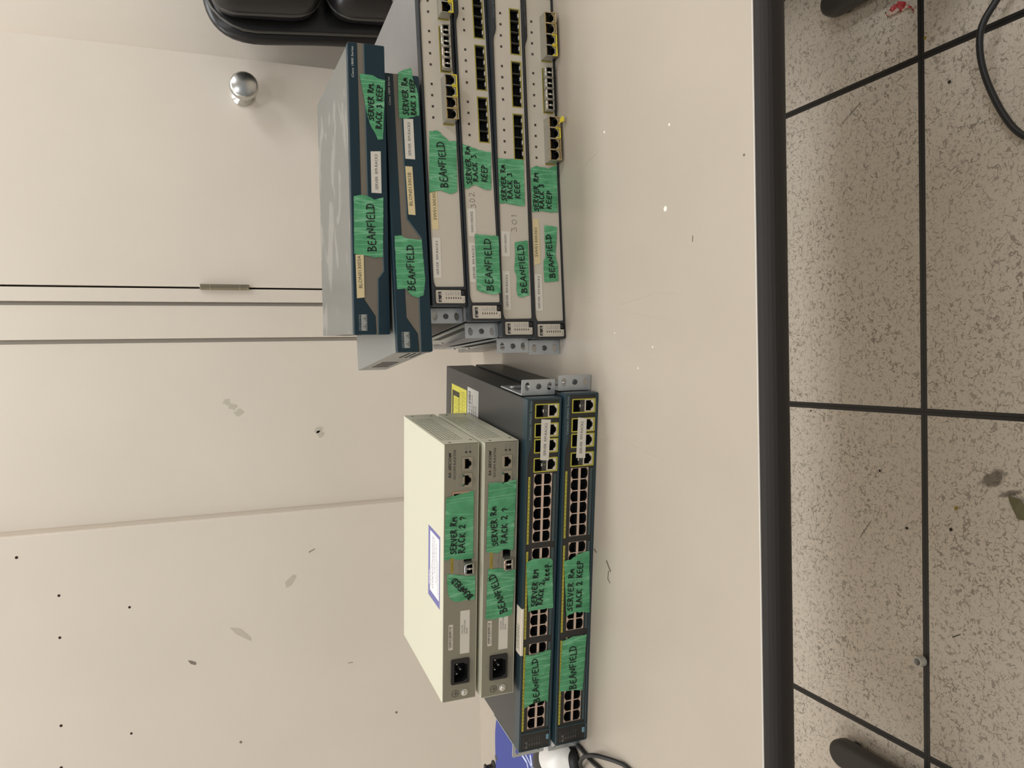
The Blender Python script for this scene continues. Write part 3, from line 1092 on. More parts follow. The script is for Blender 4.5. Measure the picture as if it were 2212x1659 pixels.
BANKS = [(28.6, 141.4, 8), (149.8, 262.6, 8), (269.8, 354.4, 6)]
UPL = [(356.2, 373.6), (379.3, 396.4), (398.1, 415.1), (421.0, 438.1)]


def blue_switch(label_, x, y, yaw, z):
    H, W, D = 44.0, 445, 322.9
    root = front_root('ethernet_switch', label_, 'network switch', x, y, yaw, z, 'blue-black ethernet switches of the left-hand stack')
    MB().box(1.5, W - 1.5, 13, D, .8, H - .6, bev=.8).build('chassis', case_dark, root)
    face = [(25, 3.0), (442.6, 3.0), (442.6, 36.8), (392, 36.8), (387, 37.6), (378, 40.6), (370, 41.2), (25, 41.2)]
    ledh = [(1.6, 2.4), (22.6, 2.4), (22.6, 40.4), (1.6, 40.4)]
    MB().prism([(0, 1.2), (1, 0), (444, 0), (445, 1.2), (445, 42.6), (443.6, 44), (1.4, 44), (0, 42.6)], 0, 14, [face, ledh]).build('bezel', teal, root, bev=1.1)
    holes = [rect(a, b_, 9.0, 33.0) for a, b_, n in BANKS] + [rect(a + 1.3, b_ - 1.3, 4.8, 32.6) for a, b_ in UPL]
    MB().prism(face, .9, 2.6, holes).build('face_plate', face_black, root)
    led = MB().prism(ledh, .7, 3).build('status_panel', face_black, root)
    MB().box(10.6, 17.6, -.2, 3, 3.0, 6.6, bev=.8).build('mode_button', mat('button_teal', rgb(110, 148, 162), .4), root)
    dimp = mat('dim_print', rgb(92, 92, 90), .6)
    for k, tx in enumerate(('SYST', 'RPS', 'STAT', 'DUPLX', 'SPEED')):
        tz = 28.5 - k * 3.4
        printed(tx, 11.5, 11.5 + 1.2 * len(tx), tz, 1.6, .6, led, dimp)
        MB().box(6.0, 9.4, .5, .8, tz + .1, tz + 1.2).build('status_light', dimp, led)
    MB().prism([(3.4, 32), (3.4, 34), (5, 36), (6.4, 34), (8, 32.6), (9.6, 34), (11, 36), (12.6, 34), (12.6, 32)], .55, .7).build('logo_arches', dimp, led)
    printed('CISCO SYSTEMS', 3.4, 18, 36.8, 1.5, .6, led, dimp)
    printed('MODE', 3.4, 8.2, 4.2, 1.4, .6, led, dimp)
    col = 0
    first = {}
    for a, b_, n in BANKS:
        pit = (b_ - a) / n
        hs = []
        for i in range(n):
            for top in (True, False):
                hs.append(jack_profile(a + i * pit + .55, a + (i + 1) * pit - .55, top))
        bank = MB().prism(rect(a, b_, 9.2, 32.8), 1.4, 2.4, hs).build('port_bank', tin, root)
        for i in range(n):
            for top in (True, False):
                key = (top, round(pit, 1))
                cx = a + (i + .5) * pit
                if key not in first:
                    j = MB().cavity(jack_profile(-pit / 2 + .55, pit / 2 - .55, top), 1.8, 13.0).build('network_jack', black_in, bank)
                    first[key] = j
                else:
                    j = first[key].copy()
                    C.objects.link(j)
                    j.parent = bank
                j.location = (cx * MM, 0, 0)
        # yellow numbers strip above, vent slots below
        st_ = MB().box(a - 1.5, b_ - 2.5, .5, 1, 37.7, 40.2).build('number_strip', strip_y, root)
        tk = MB()
        for i in range(n + 1):
            xx = a - 1.3 + i * (b_ - a - 1.4) / n
            tk.box(xx - .25, xx + .25, .38, .55, 37.7, 40.2)
        tk.build('strip_ticks', face_black, st_)
        for i in range(n):
            xx = a - 1.3 + (i + .5) * (b_ - a - 1.4) / n
            printed('%d %d' % (2 * (col + i) + 1, 2 * (col + i) + 2), xx - 3.2, xx + 3.2, 38.2, 1.4, .42, st_, olive_print)
        col += n
        vs_ = MB()
        for i in range(int((b_ - a) / 1.9)):
            vs_.box(a + i * 1.9, a + i * 1.9 + .95, .55, 1, 4.4, 7.4)
        vs_.build('vent_strip', mat('vent_teal', rgb(84, 108, 112), .5), root)
    for k, (a, b_) in enumerate(UPL):
        fr = MB().prism(rr(a, b_, 3.2, 33.9, .8), .3, 2.2, [rect(a + 1.3, b_ - 1.3, 4.8, 32.6)]).build('uplink_port', cage_rim if k < 0 else strip_y, root)
        m_ = (a + b_) / 2
        MB().cavity(rect(m_ - 6.6, m_ + 6.6, 23.2, 32.4), 1.6, 12.5).build('transceiver_cage', black_in, fr)
        MB().box(a + 1.3, b_ - 1.3, 1.6, 2.6, 17.2, 23.2).build('uplink_label_strip', mat('uplink_grey', rgb(64, 62, 58), .5), fr)
        MB().box(m_ - .6, m_ + .6, 1.3, 1.7, 19.2, 20.4).build('uplink_light', mat('uplink_led', rgb(130, 130, 124), .4), fr)
        MB().box(m_ - 1.8, m_ + 1.8, .9, 3, 22.7, 23.7).build('latch_tongue', bright, fr)
        prof_ = [(m_ - 6.2, 15.6), (m_ - 6.2, 8.6), (m_ - 4.0, 8.6), (m_ - 4.0, 7.0), (m_ - 2.4, 7.0), (m_ - 2.4, 5.8), (m_ + 2.4, 5.8), (m_ + 2.4, 7.0), (m_ + 4.0, 7.0), (m_ + 4.0, 8.6), (m_ + 6.2, 8.6), (m_ + 6.2, 15.6)]
        MB().prism(rect(a + 1.3, b_ - 1.3, 4.8, 17.0), 1.2, 2.4, [prof_]).build('jack_shield', mat('shield_pale', rgb(224, 214, 196), .4, .3), fr)
        MB().cavity(prof_, 1.6, 12.5).build('network_jack', black_in, fr)
    printed('Catalyst 2960G Series', 396, 441.6, 38.4, 2.6, -.1, root, mat('teal_print', rgb(132, 150, 154), .5))
    rack_ear(root, W, True, plate=70, slots=3)
    rack_ear(root, W, False, plate=70)
    return root


L1 = blue_switch('blue-black ethernet switch at the bottom of the left-hand stack, standing on the table', -.48067, .87296, -.11604, .0006)
L2 = blue_switch('blue-black ethernet switch with the two cream boxes on top, second from the table', -.48444, .88271, -.12666, .0460)
YL = -.15
t_ = tape([(170, 2), (249, 5), (247, 20), (241, 30), (240, 39), (169, 33.5), (173, 23)], YL, L1, 21)
hand('SERVER Rm', (176, 26), (229, 25.5), 7, -1.0, t_, seed=21)
hand('RACK 2 KEEP', (179, 14), (238, 14), 7.4, -1.0, t_, seed=22)
t_ = tape([(68, 8), (142, 5), (141, 27), (138, 38), (72, 40), (70, 16)], YL, L1, 22)
hand('BEANFIELD', (73, 18), (129, 19), 8.6, -1.0, t_, seed=23)
label([(366, 15), (414, 14.6), (416, 26), (367, 27)], -.1, L1, 'SERVER  RM-RACK2', ((372, 19.6), (411, 19)), 3.4)
t_ = tape([(184, 36), (185, 12), (184, 3), (246, 6), (249, 10), (250, 33), (247, 40)], YL, L2, 23)
hand('SERVER RM', (190, 26), (236, 24.5), 6.6, -1.0, t_, seed=24)
hand('RACK 2', (191, 18), (219, 16), 6.6, -1.0, t_, seed=25)
hand('keep.', (221, 9.5), (244, 11), 8.4, -1.0, t_, seed=26)
t_ = tape([(60, 6), (130, 4), (129, 16), (127, 31), (129, 38), (59, 38), (62, 30), (64, 9)], YL, L2, 24)
hand('BEANFIELD', (64, 18), (122, 22), 7.6, -1.0, t_, seed=27)
label([(370, 15), (419, 14), (420, 26), (371, 26)], -.1, L2, 'SERVER  RM-RACK2', ((376, 19), (415, 18)), 3.4)
# paper strip folded over the top front edge of the upper switch
fold = MB()
pf = [(-.35, 41.6), (-.45, 44.2), (.6, 44.9), (15.0, 44.7), (15.0, 44.4), (.8, 44.5), (-.1, 44.0), (-.1, 41.6)]
fold.prism_axis(pf, 128.5, 188.5, 'x')
fo = fold.build('folded_paper_strip', mat('strip_paper', rgb(232, 222, 204), .6), L2)
hw = hand('SS013D002', (134, 0), (166, 0), 7, 0, fo, PENCIL, .5, 31)
hw.rotation_euler = (-math.pi / 2, 0, 0)
hw.location = (0, 4.5 * MM, 45.05 * MM)
# stickers at the back of its lid
ST_Y = mat('sticker_yellow', rgb(222, 214, 84), .5)
ST_W = mat('sticker_white', rgb(206, 202, 194), .5)


def flat_sticker(root, poly, z, m, name='sticker'):
    return MB().prism_axis(poly, z, z + .12, 'z').build(name, m, root)


def flat_print(parent, text, x0, x1, y, h, z, m=PRINT):
    o = printed(text, x0, x1, 0, h, 0, parent, m)
    o.rotation_euler = (-math.pi / 2, 0, 0)
    o.location = (0, y * MM, z * MM)
    return o


def dash_row(parent, x0, x1, y, h, z, m=PRINT, seed=1):
    """a line of print too small to read"""
    q = random.Random(seed)
    mb = MB()
    x = x0
    while x < x1:
        wd_ = q.uniform(1.2, 5.0)
        mb.prism_axis(rect(x, min(x + wd_, x1), y, y + h), z, z + .05, 'z')
        x += wd_ + q.uniform(.7, 1.4)
    return mb.build('fine_print', m, parent)


zt = 43.45
sy = flat_sticker(L2, rect(340, 420.4, 223.5, 294.5), zt, ST_Y, 'warning_sticker')
MB().prism_axis(rect(344, 412, 256, 291), zt + .12, zt + .2, 'z').build('warning_panel', mat('sticker_black', rgb(60, 56, 34), .5), sy)
MB().prism_axis(rect(346, 404, 258, 284), zt + .2, zt + .26, 'z').build('warning_field', ST_Y, sy)
for k in range(5):
    dash_row(sy, 348, 402, 278 - k * 4.4, 1.2, zt + .28, olive_print, k)
for k in range(5):
    dash_row(sy, 344, 416, 250 - k * 5, 1.2, zt + .14, olive_print, 20 + k)
sw2 = flat_sticker(L2, rect(340, 426.5, 172.5, 219.8), zt, ST_W, 'serial_sticker')
bc = MB()
rnd = random.Random(5)
xx = 346
while xx < 420:
    wv = rnd.choice((.5, .9, 1.4))
    bc.box(xx, xx + wv, 205, 215, zt + .1, zt + .17)
    xx += wv + rnd.choice((.6, 1.0))
bc.build('barcode', PRINT, sw2)
flat_print(sw2, 'N177280720', 366, 418, 197, 4.2, zt + .2)
dash_row(sw2, 366, 404, 190, 1.8, zt + .14, PRINT, 41)
dash_row(sw2, 366, 404, 182, 1.8, zt + .14, PRINT, 42)


# ------------------------------------------------------------------ cream access boxes on the left-hand stack
def cream_box(label_, x, y, yaw, z, top):
    W, D, H = 318.0, 191.6, 42.4
    root = front_root('access_box', label_, 'network box', x, y, yaw, z, 'cream access boxes of the left-hand stack')
    hl = []
    for r in range(7):
        for k in range(22):
            hl.append(disc(24 + k * 6.4 + (r % 2) * 0, 14.2 + r * 4.0, 1.75, 8))
    mb = MB()
    mb.prism(rect(.5, D, 0, H), 0, .3, hl)
    # the right side with its vent holes: turn the plate so that it faces right
    for v in mb.bm.verts:
        v.co = (W * MM - v.co.y, v.co.x, v.co.z)
    mb.box(0, W - 1.0, .5, D, H - 1.1, H, bev=.3)
    mb.box(0, 1.0, .5, D, 0, H - 1.1)
    mb.box(1.0, W - 1.0, D - 1, D, 0, H - 1.1)
    mb.box(1.0, W - 1.0, .5, D, 0, 1.0)
    mb.build('cover', cream, root)
    MB().box(2, W - .9, 18, D - 2, 2, H - 2).build('inside', mat('inside_dark', rgb(24, 23, 20), .8), root)
    for yy, zc in ((6, 34.3), (14.6, 6), (180, 34.0), (178, 8)):
        MB().lathe([(1.9, W), (1.9, W + .4), (1.2, W + .7)], (0, yy, zc), 'x', 12).build('side_screw', mat('screw_grey', rgb(150, 146, 130), .4, .6), root)
    # openings in the face
    con, snm = rect(285.2, 301.2, 8.0, 21.3), rect(265.2, 282.0, 8.1, 20.8)
    bankh, cage = rect(190, 261.0, 7.8, 32.6), rect(160.3, 189.0, 7.4, 17.3)
    face = MB().prism(rect(.8, W - .8, .7, H - .8), .4, 2.0, [con, snm, bankh, cage, rect(24, 49.2, 11, 28.8)])
    face.build('front_panel', rax_face, root)
    shield = mat('jack_metal', rgb(170, 162, 146), .35, .7)

    def rj(name, x0, x1, z0, z1, parent, lights=False):
        m_ = (x0 + x1) / 2
        pr = [(m_ - 5.8, z0 + 9.6), (m_ - 5.8, z0 + 4.4), (m_ - 3.6, z0 + 4.4), (m_ - 3.6, z0 + 2.8), (m_ - 2.2, z0 + 2.8), (m_ - 2.2, z0 + 1.4), (m_ + 2.2, z0 + 1.4), (m_ + 2.2, z0 + 2.8), (m_ + 3.6, z0 + 2.8), (m_ + 3.6, z0 + 4.4), (m_ + 5.8, z0 + 4.4), (m_ + 5.8, z0 + 9.6)]
        o = MB().prism(rect(x0 + .1, x1 - .1, z0 + .1, z1 - .1), -.4, 1.8, [pr]).build(name, shield, parent)
        MB().cavity(pr, 0, 12).build('jack_opening', black_in, o)
        cm = MB()
        for k in range(8):
            cm.box(m_ - 4.4 + k * 1.15, m_ - 4.0 + k * 1.15, .6, 7, z0 + 8.6, z0 + 9.5)
        cm.build('contacts', contact_m, o)
        if lights:
            for xx_ in (x0 + 1.2, x1 - 4.0):
                MB().box(xx_, xx_ + 2.8, -.6, 0, z1 - 2.9, z1 - .6).build('jack_light', mat('jack_green', rgb(56, 96, 76), .3), o)
        return o
    rj('console_jack', 285.2, 301.2, 8.0, 21.3, root)
    rj('snmp_jack', 265.2, 282.0, 8.1, 20.8, root, True)
    bm_ = mat('bank_metal', rgb(176, 150, 128), .4, .5)
    bk = None
    hs = []
    for k in range(4):
        for zz in (9.0, 21.0):
            x0 = 191.5 + k * 17.4
            hs.append(rect(x0 + 2.4, x0 + 14.4, zz + 1.2, zz + 9.4))
    bk = MB().prism(rect(190.1, 260.9, 7.9, 32.5), -.3, 1.8, hs).build('port_bank', bm_, root)
    for h_ in hs:
        MB().cavity(h_, 0, 12).build('network_jack', black_in, bk)
    MB().cavity(rect(160.5, 188.8, 7.6, 17.1), .8, 14).build('transceiver_cage', black_in, root)
    # printing
    printed('RA', 277.6, 283.6, 33.9, 3.2, .2, root, mat('logo_ink', rgb(24, 22, 22), .5), 'brand_text', .3, 0, .02)
    printed('i', 284.2, 285.3, 33.9, 3.2, .2, root, REDPRINT, 'brand_text', .3, 0, .02)
    printed('SECOM', 286.2, 307.6, 33.9, 3.2, .2, root, mat('logo_ink', rgb(24, 22, 22), .5), 'brand_text', .3, 0, .02)
    printed('ISCOM RAX700', 275.5, 310.5, 28.2, 3.0, .2, root, PRINT)
    for zz, tx in ((15.8, 'PWR'), (11.0, 'SYS')):
        MB().lathe([(1.35, .4), (1.2, -.1)], (307.0, 0, zz), 'y', 14).build('indicator_light', led_dark, root)
        printed(tx, 309.8, 314.2, zz - .7, 1.5, .2, root, GREYPRINT)
    printed('CONSOLE', 287.2, 298.0, 4.2, 1.6, .2, root, GREYPRINT)
    printed('SNMP', 269.8, 276.6, 4.2, 1.6, .2, root, GREYPRINT)
    printed('LINK/ACT', 265.5, 272.5, 22.8, 1.3, .2, root, GREYPRINT)
    printed('100M', 276.0, 280.5, 22.8, 1.3, .2, root, GREYPRINT)
    for k, xx_ in enumerate((247, 229, 211, 192, 182)):
        printed(str(5 - k), xx_, xx_ + 1.0, 4.2, 1.7, .2, root, GREYPRINT)
    printed('AC', 38.5, 41.3, 35.4, 1.6, .2, root, GREYPRINT)
    printed('100-240V~  50/60Hz', 26, 48, 4.2, 1.4, .2, root, GREYPRINT)
    gl = MB().prism(rect(160.2, 181.5, 22.2, 22.5), .2, .35)
    gl.build('printed_line', GREYPRINT, root)
    printed('SFP', 170, 174, 23.0, 1.3, .2, root, GREYPRINT)
    # ochre sticker
    cb = MB().prism(rr(162.6, 184.6, 30.1, 33.5, .5), .15, .38).build('ochre_sticker', mat('ochre', rgb(158, 138, 52), .5), root)
    printed('Combo 1', 165.4, 178, 30.9, 1.8, .1, cb, olive_print)
    # mains inlet
    out_ = rr(21.8, 53.4, 9.0, 31.8, 1.5)
    inn = [(24.6, 17.3), (27.8, 11.6), (45.4, 11.6), (48.6, 17.3), (48.6, 28.2), (24.6, 28.2)]
    blk = mat('inlet_black', rgb(30, 29, 30), .4)
    il = MB().prism(out_, -1.6, 1.0, [inn]).build('mains_inlet', blk, root, bev=.3)
    MB().cavity(inn, -1.2, 16).build('inlet_recess', black_in, il)
    for px, pz in ((46.0 - 2.2, 23.0), (36.9, 18.6), (32.5 - 2.2 + 1.2, 23.0)):
        MB().box(px - .6, px + .6, 5, 15, pz - 1.1, pz + 1.1, bev=.2).build('pin', bright, il)
    # earth screw and mark
    gs = MB().lathe([(4.4, .4), (4.4, -.4), (3.4, -.6), (3.4, -1.2), (2.9, -2.2), (2.4, -2.6), (1.0, -2.7), (.9, -1.2)], (9.1, 0, 14.8), 'y', 18).build('earth_screw', bright, root)
    g_ = MB()
    for k in range(24):
        a0, a1 = 2 * math.pi * k / 24, 2 * math.pi * (k + 1) / 24
        g_.ribbon([(9.4 + 4.3 * math.cos(a0), 26.2 + 4.3 * math.sin(a0)), (9.4 + 4.3 * math.cos(a1), 26.2 + 4.3 * math.sin(a1))], .5, .25)
    g_.ribbon([(9.4, 29.5), (9.4, 26)], .5, .25).ribbon([(6.4, 26), (12.4, 26)], .5, .25).ribbon([(7.4, 24.8), (11.4, 24.8)], .5, .25).ribbon([(8.4, 23.6), (10.4, 23.6)], .5, .25)
    g_.build('earth_mark', PRINT, root, fix=False)
    # serial barcode and the white address label
    bl = MB().prism(rr(66, 98, 29.6, 35.2, .8), .12, .38).build('barcode_label', mat('barcode_paper', rgb(206, 198, 182), .5), root)
    bcm = MB()
    r2 = random.Random(9)
    xx_ = 69
    while xx_ < 95:
        q = r2.choice((.35, .6, .9))
        bcm.box(xx_, xx_ + q, .05, .13, 32.4, 34.5)
        xx_ += q + r2.choice((.4, .7))
    bcm.build('barcode', PRINT, bl)
    printed('MAC 000E5E 41 6A', 69, 96, 30.3, 1.3, .08, bl)
    wl_ = MB().prism(rect(59.3, 113.5 if top else 104, 8.9, 20.8), .12, .38).build('address_label', WHITE, root)
    printed('1423739' if top else '1423738', 84.4, 95.4, 17.2, 2.0, .08, wl_)
    printed('LAURENTIAN', 84.4, 101.5, 14.3, 2.0, .08, wl_)
    printed('BANK', 84.4, 91.5, 11.4, 2.0, .08, wl_)
    return root


R1 = cream_box('lower cream access box, resting on the blue-black switch', -.40818, .88468, -.11817, .0940, False)
R2 = cream_box('upper cream access box with a purple-edged sticker on its lid', -.40835, .89196, -.11754, .14059, True)
place_sfp('fibre', 'blue', R2, 168.0, 7.0, 'fibre transceiver with a blue tab in the upper cream box', 'transceivers in the cream boxes', .6)
place_sfp('fibre', 'orange', R1, 169.4, 7.0, 'fibre transceiver with an orange tab in the lower cream box', 'transceivers in the cream boxes', .6)
YR = .05
t_ = tape([(179, 41.3), (181, 32), (178, 26), (178, 6), (238, 6), (260, 6), (258, 20), (256, 32), (254, 40)], YR - .4, R2, 31, .5)
hand('SERVER RM', (186, 27), (230, 27), 7, -1.4, t_, seed=33)
hand('RACK 2 ?', (186, 17), (230, 16), 7.6, -1.4, t_, seed=34)
t_ = tape([(139, 37), (131, 34), (126, 27), (126, 2.5), (156, 3), (157, 14), (162, 38)], YR, R2, 32)
hand('BEANFIELD', (131.5, 5.6), (156.5, 28), 7.0, -1.0, t_, seed=35, wd=1.3)
t_ = tape([(185, 38.6), (182, 24), (186, 16), (184, 4), (271, 2), (268, 18), (269, 37)], YR - .4, R1, 33, .6)
hand('SERVER Rm', (192, 24.5), (240, 27.5), 7, -1.5, t_, seed=36)
hand('RACK 2 ?', (194, 13), (237, 13), 7.6, -1.5, t_, seed=37)
t_ = tape([(101, 38), (99, 26), (102, 4), (159, .6), (158, 10), (163, 21), (164, 36)], YR, R1, 34)
hand('BEANFIELD', (108, 11), (157, 27), 8.4, -1.0, t_, seed=38, wd=1.3)
# lid sticker with a violet border
zt2 = 42.4
ls = flat_sticker(R2, rect(112.6, 203, 13.8, 64.4), zt2, mat('violet_border', rgb(104, 102, 158), .45), 'lid_sticker')
MB().prism_axis(rect(121.5, 198.5, 17, 56.5), zt2 + .12, zt2 + .18, 'z').build('sticker_field', mat('sticker_field', rgb(226, 222, 222), .5), ls)
vio = mat('violet_print', rgb(96, 90, 122), .5)
for k, (a, b_, yy, hh) in enumerate(((128, 194, 43, 1.9), (150, 194, 36, 1.0), (128, 160, 51, .9), (140, 190, 29, 1.0), (128, 170, 22, .9))):
    dash_row(ls, a, b_, yy, hh, zt2 + .2, vio, 60 + k)
dash_row(ls, 128, 146, 58.8, 1.8, zt2 + .13, mat('sticker_field', rgb(226, 222, 222), .5), 70)


# ------------------------------------------------------------------ dark blue routers on the right-hand stack
def router(label_, x, y, yaw, z, lid):
    W, D, H = 338.5, 256.7, 43.4
    root = front_root('router', label_, 'router', x, y, yaw, z, 'dark blue routers of the right-hand stack')
    MB().box(1, W - 1, 9, D, .6, H - .5, bev=.9).build('chassis', lid, root)
    band = [(0, 14.6), (66, 13.6), (75.5, 6.5), (137.5, 7.3), (160.5, 23.7), (W, 23.8 + .8), (W, 31.8), (165, 31.2), (70, 30.2), (41.5, 30.0), (22, 17.2), (0, 16.4)]
    blue = [(0, 1.0), (1, 0), (W - 1, 0), (W, 1.0)] + [(W, 24.6)] + [(160.5, 23.7), (137.5, 7.3), (75.5, 6.5), (66, 13.6), (0, 14.6)]
    blue2 = [(0, 16.4), (22, 17.2), (41.5, 30.0), (70, 30.2), (165, 31.2), (W, 31.8), (W, H - 1.4), (W - 1, H), (1, H), (0, H - 1.4)]
    bz = mat('router_blue', rgb(15, 43, 54), .42, spec=.4)
    MB().prism(blue, 0, 10).build('lower_bezel', bz, root, bev=.6)
    MB().prism(blue2, 0, 10).build('upper_bezel', bz, root, bev=1.2)
    MB().prism(band, .7, 10).build('taupe_band', c_band, root)
    MB().ribbon([(0, 14.5), (66, 13.5), (75.5, 6.4), (137.5, 7.2), (160.5, 23.6), (W, 24.4)], .9, -.04).build('blue_line', c_line, root, fix=False)
    lg = MB().prism(rect(4.8, 24.0, 27.5, 34.6), -.12, .2).build('logo', mat('logo_silver', rgb(152, 154, 148), .4), root)
    br = MB()
    for cx_ in (9.6, 19.2):
        for k, hh in enumerate((1.5, 2.6, 4.6, 2.6, 1.5)):
            br.box(cx_ - 4.2 + k * 1.8, cx_ - 3.0 + k * 1.8, -.2, -.1, 27.5, 27.5 + hh)
    br.build('logo_bars', mat('logo_bar', rgb(92, 96, 96), .5), lg)
    printed('CISCO SYSTEMS', 4.8, 24.0, 35.4, 1.9, -.06, root, SILVERPRINT)
    printed('Cisco 1800 Series', 298.4, 333.6, 36.6, 2.5, -.06, root, mat('pale_print', rgb(206, 208, 202), .5))
    # louvres in the left side
    for (y0, y1, z0, z1, n) in ((132, 212, 9, 33, 7),):
        for k in range(n):
            for q in range(3):
                zz = z0 + (z1 - z0) * (k + .5) / n
                ya = y0 + q * 28
                MB().box(.75, 1.1, ya, ya + 22, zz - .9, zz + .9).build('louvre', black_in, root)
    for k in range(3):
        MB().box(.75, 1.1, 24, 78, 7 + k * 7, 9.6 + k * 7).build('louvre', black_in, root)
    return root


C1 = router('lower dark blue router, between the grey switches and the top router', .01454, .9015, .08937, .1803, c_case)
C2 = router('topmost dark blue router with dried glue smears on its lid', .03626, .92181, -.03079, .22673, smear)
YC = -.1
t_ = tape([(75, 40), (76, 30), (67, 22), (65, 15), (68, 8), (88, 5), (136, 7), (136, 17), (137, 27), (140, 32), (139, 40)], YC, C1, 41)
hand('BEANFIELD', (74, 18), (128, 18), 8.4, -.95, t_, seed=41)
t_ = tape([(284, 27), (283, 19), (286, 13), (289, 2), (315, 2), (324, 4), (334, 8), (344, 8), (348, 10), (340, 26), (312, 27)], YC, C1, 42)
hand('SERVER Rm', (288, 15.5), (334, 15), 6.4, -.95, t_, seed=42)
hand('RACK 3 KEEP', (289, 6), (333, 6), 5.8, -.95, t_, seed=43)
label([(234, 10), (284, 10), (283, 22), (234, 22)], YC, C1, 'SERVER  RM-RACK3', ((238, 14.6), (279, 14)), 3.4)
label([(165.4, 13), (224.8, 13.9), (224.8, 22.7), (165.8, 21.6)], YC, C1, 'BLON013003B', ((176.8, 16), (217.4, 16)), 4.2, CREAMLAB)
t_ = tape([(92, 7), (162, 5), (159, 16), (163, 24), (164, 30), (162, 40), (95, 41), (94, 31), (91, 17)], YC, C2, 43)
hand('BEANFIELD', (99, 15), (154, 17), 9.2, -.95, t_, seed=44)
t_ = tape([(229, 10), (230, 4), (299, 0), (300, 8), (303, 14), (303, 30), (286, 27), (274, 25), (256, 22), (244, 18), (236, 13)], YC, C2, 44)
hand('SERVER RM.', (251, 14.6), (294, 14), 6.0, -.95, t_, seed=45)
hand('RACK 3 KEEP', (242, 6), (292, 3), 6.6, -.95, t_, seed=46)
label([(167, 7), (216, 7), (215, 19), (167, 19)], YC, C2, 'SERVER  RM-RACK3', ((171, 11), (212, 11)), 3.4)
label([(44, 30), (94, 30), (94, 39.6), (43, 39)], YC, C2, 'BLON013003A', ((55, 32.4), (93, 33.6)), 4.2, CREAMLAB)

# ------------------------------------------------------------------ leather chair behind the right end of the table
leather = mat('black_leather', rgb(27, 26, 27), .34, spec=.5, bump=.25, bscale=160, var=.1, vscale=12)
piping_m = mat('leather_piping', rgb(70, 67, 63), .4)
chair = thing('leather_chair', 'black leather armless office chair with padded back behind the right end of the table', 'chair', (.880, 1.520, 0), .22)


def cushion(x0, x1, y0, y1, z0, z1, r, name, parent, bulge=.02, n=14, taper=True):
    """soft padded block"""
    bm = bmesh.new()
    bmesh.ops.create_cube(bm, size=1)
    bmesh.ops.subdivide_edges(bm, edges=bm.edges[:], cuts=n, use_grid_fill=True)
    hx, hy, hz = (x1 - x0) / 2, (y1 - y0) / 2, (z1 - z0) / 2
    for v in bm.verts:
        p = Vector((v.co.x * 2 * hx, v.co.y * 2 * hy, v.co.z * 2 * hz))
        q = Vector((max(-hx + r[0], min(hx - r[0], p.x)), max(-hy + r[1], min(hy - r[1], p.y)), max(-hz + r[0], min(hz - r[0], p.z))))
        d = p - q
        e = Vector((d.x / r[0], d.y / r[1], d.z / r[0]))
        if e.length > 1e-6:
            e = e.normalized() * max(abs(e.x), abs(e.y), abs(e.z))
        p = q + Vector((e.x * r[0], e.y * r[1], e.z * r[0]))
        p.y += math.copysign(1, p.y) * bulge * max(0, 1 - (p.x / hx) ** 2) * max(0, 1 - (p.z / hz) ** 2) * (abs(p.y) / hy)
        p.y += .002 * math.sin(p.x * 40 + p.z * 25)
        p = p + Vector(((x0 + x1) / 2, (y0 + y1) / 2, (z0 + z1) / 2))
        if taper:
            p.x *= 1 + .40 * (p.z - TZ - .25)
        v.co = p
    mb = MB(1)
    mb.bm.free()
    mb.bm = bm
    o = mb.build(name, leather, parent, smooth=True)
    md = o.modifiers.new('subdivision', 'SUBSURF')
    md.levels = md.render_levels = 1
    return o


def loop_pipe(x0, x1, z0, z1, r, y, rad, parent):
    pts = [(px * (1 + .40 * (pz - TZ - .25)), y + .004 * math.sin(px * 30), pz) for px, pz in rr(x0, x1, z0, z1, r, 6)]
    pts.append(pts[0])
    return MB(1).tube(pts, rad, 8).build('piping', piping_m, parent, smooth=True)


HB = TZ - .22
shell = cushion(-.275, .275, .02, .075, HB, TZ + .418, (.085, .026), 'back_shell', chair, .006)
loop_pipe(-.268, .268, HB + .005, TZ + .413, .085, .026, .003, shell)
for (z0_, z1_) in ((TZ + .212, TZ + .412), (TZ - .015, TZ + .207), (HB + .03, TZ - .02)):
    cu = cushion(-.258, .258, -.075, .035, z0_, z1_, (.05, .05), 'back_cushion', chair, .016)
    loop_pipe(-.257, .257, z0_ + .004, z1_ - .004, .05, -.008, .0035, cu)
cushion(-.26, .26, -.55, -.06, TZ - .30, TZ - .19, (.06, .045), 'seat_cushion', chair, .004, 14, False)
MB(1).lathe([(.03, .12), (.03, .40), (.12, .425), (.12, .435)], (0, -.28, 0), 'z', 20).build('gas_column', leg_m, chair)
for k in range(5):
    a = 2 * math.pi * k / 5
    arm = MB(1).tube([(.02 * math.cos(a), -.28 + .02 * math.sin(a), .125), (.21 * math.cos(a), -.28 + .21 * math.sin(a), .08)], [.03, .018], 10).build('base_arm', leg_m, chair)
    MB(1).lathe([(.026, -.012), (.03, -.008), (.03, .008), (.026, .012)], (.20 * math.cos(a), -.28 + .20 * math.sin(a), .030), 'x', 16).build('caster', mat('caster_black', rgb(26, 26, 26), .5), arm)

# ------------------------------------------------------------------ left end of the table: mouse pad, mouse, cable
pad_c = (-.665, 1.056)
pm = MB(1)
pm.prism_axis([(x, y) for x, y in rr(pad_c[0] - .135, pad_c[0] + .138, pad_c[1] - .152, pad_c[1] + .154, .11, 10)], TZ, TZ + .003, 'z')
pad = pm.build('mouse_pad', mat('pad_blue', rgb(62, 72, 142), .7))
tag(pad, 'blue mouse pad with white line print under the mouse at the left end', 'mouse pad')
pw = mat('pad_white', rgb(198, 204, 228), .7)
Z_P = TZ + .0031


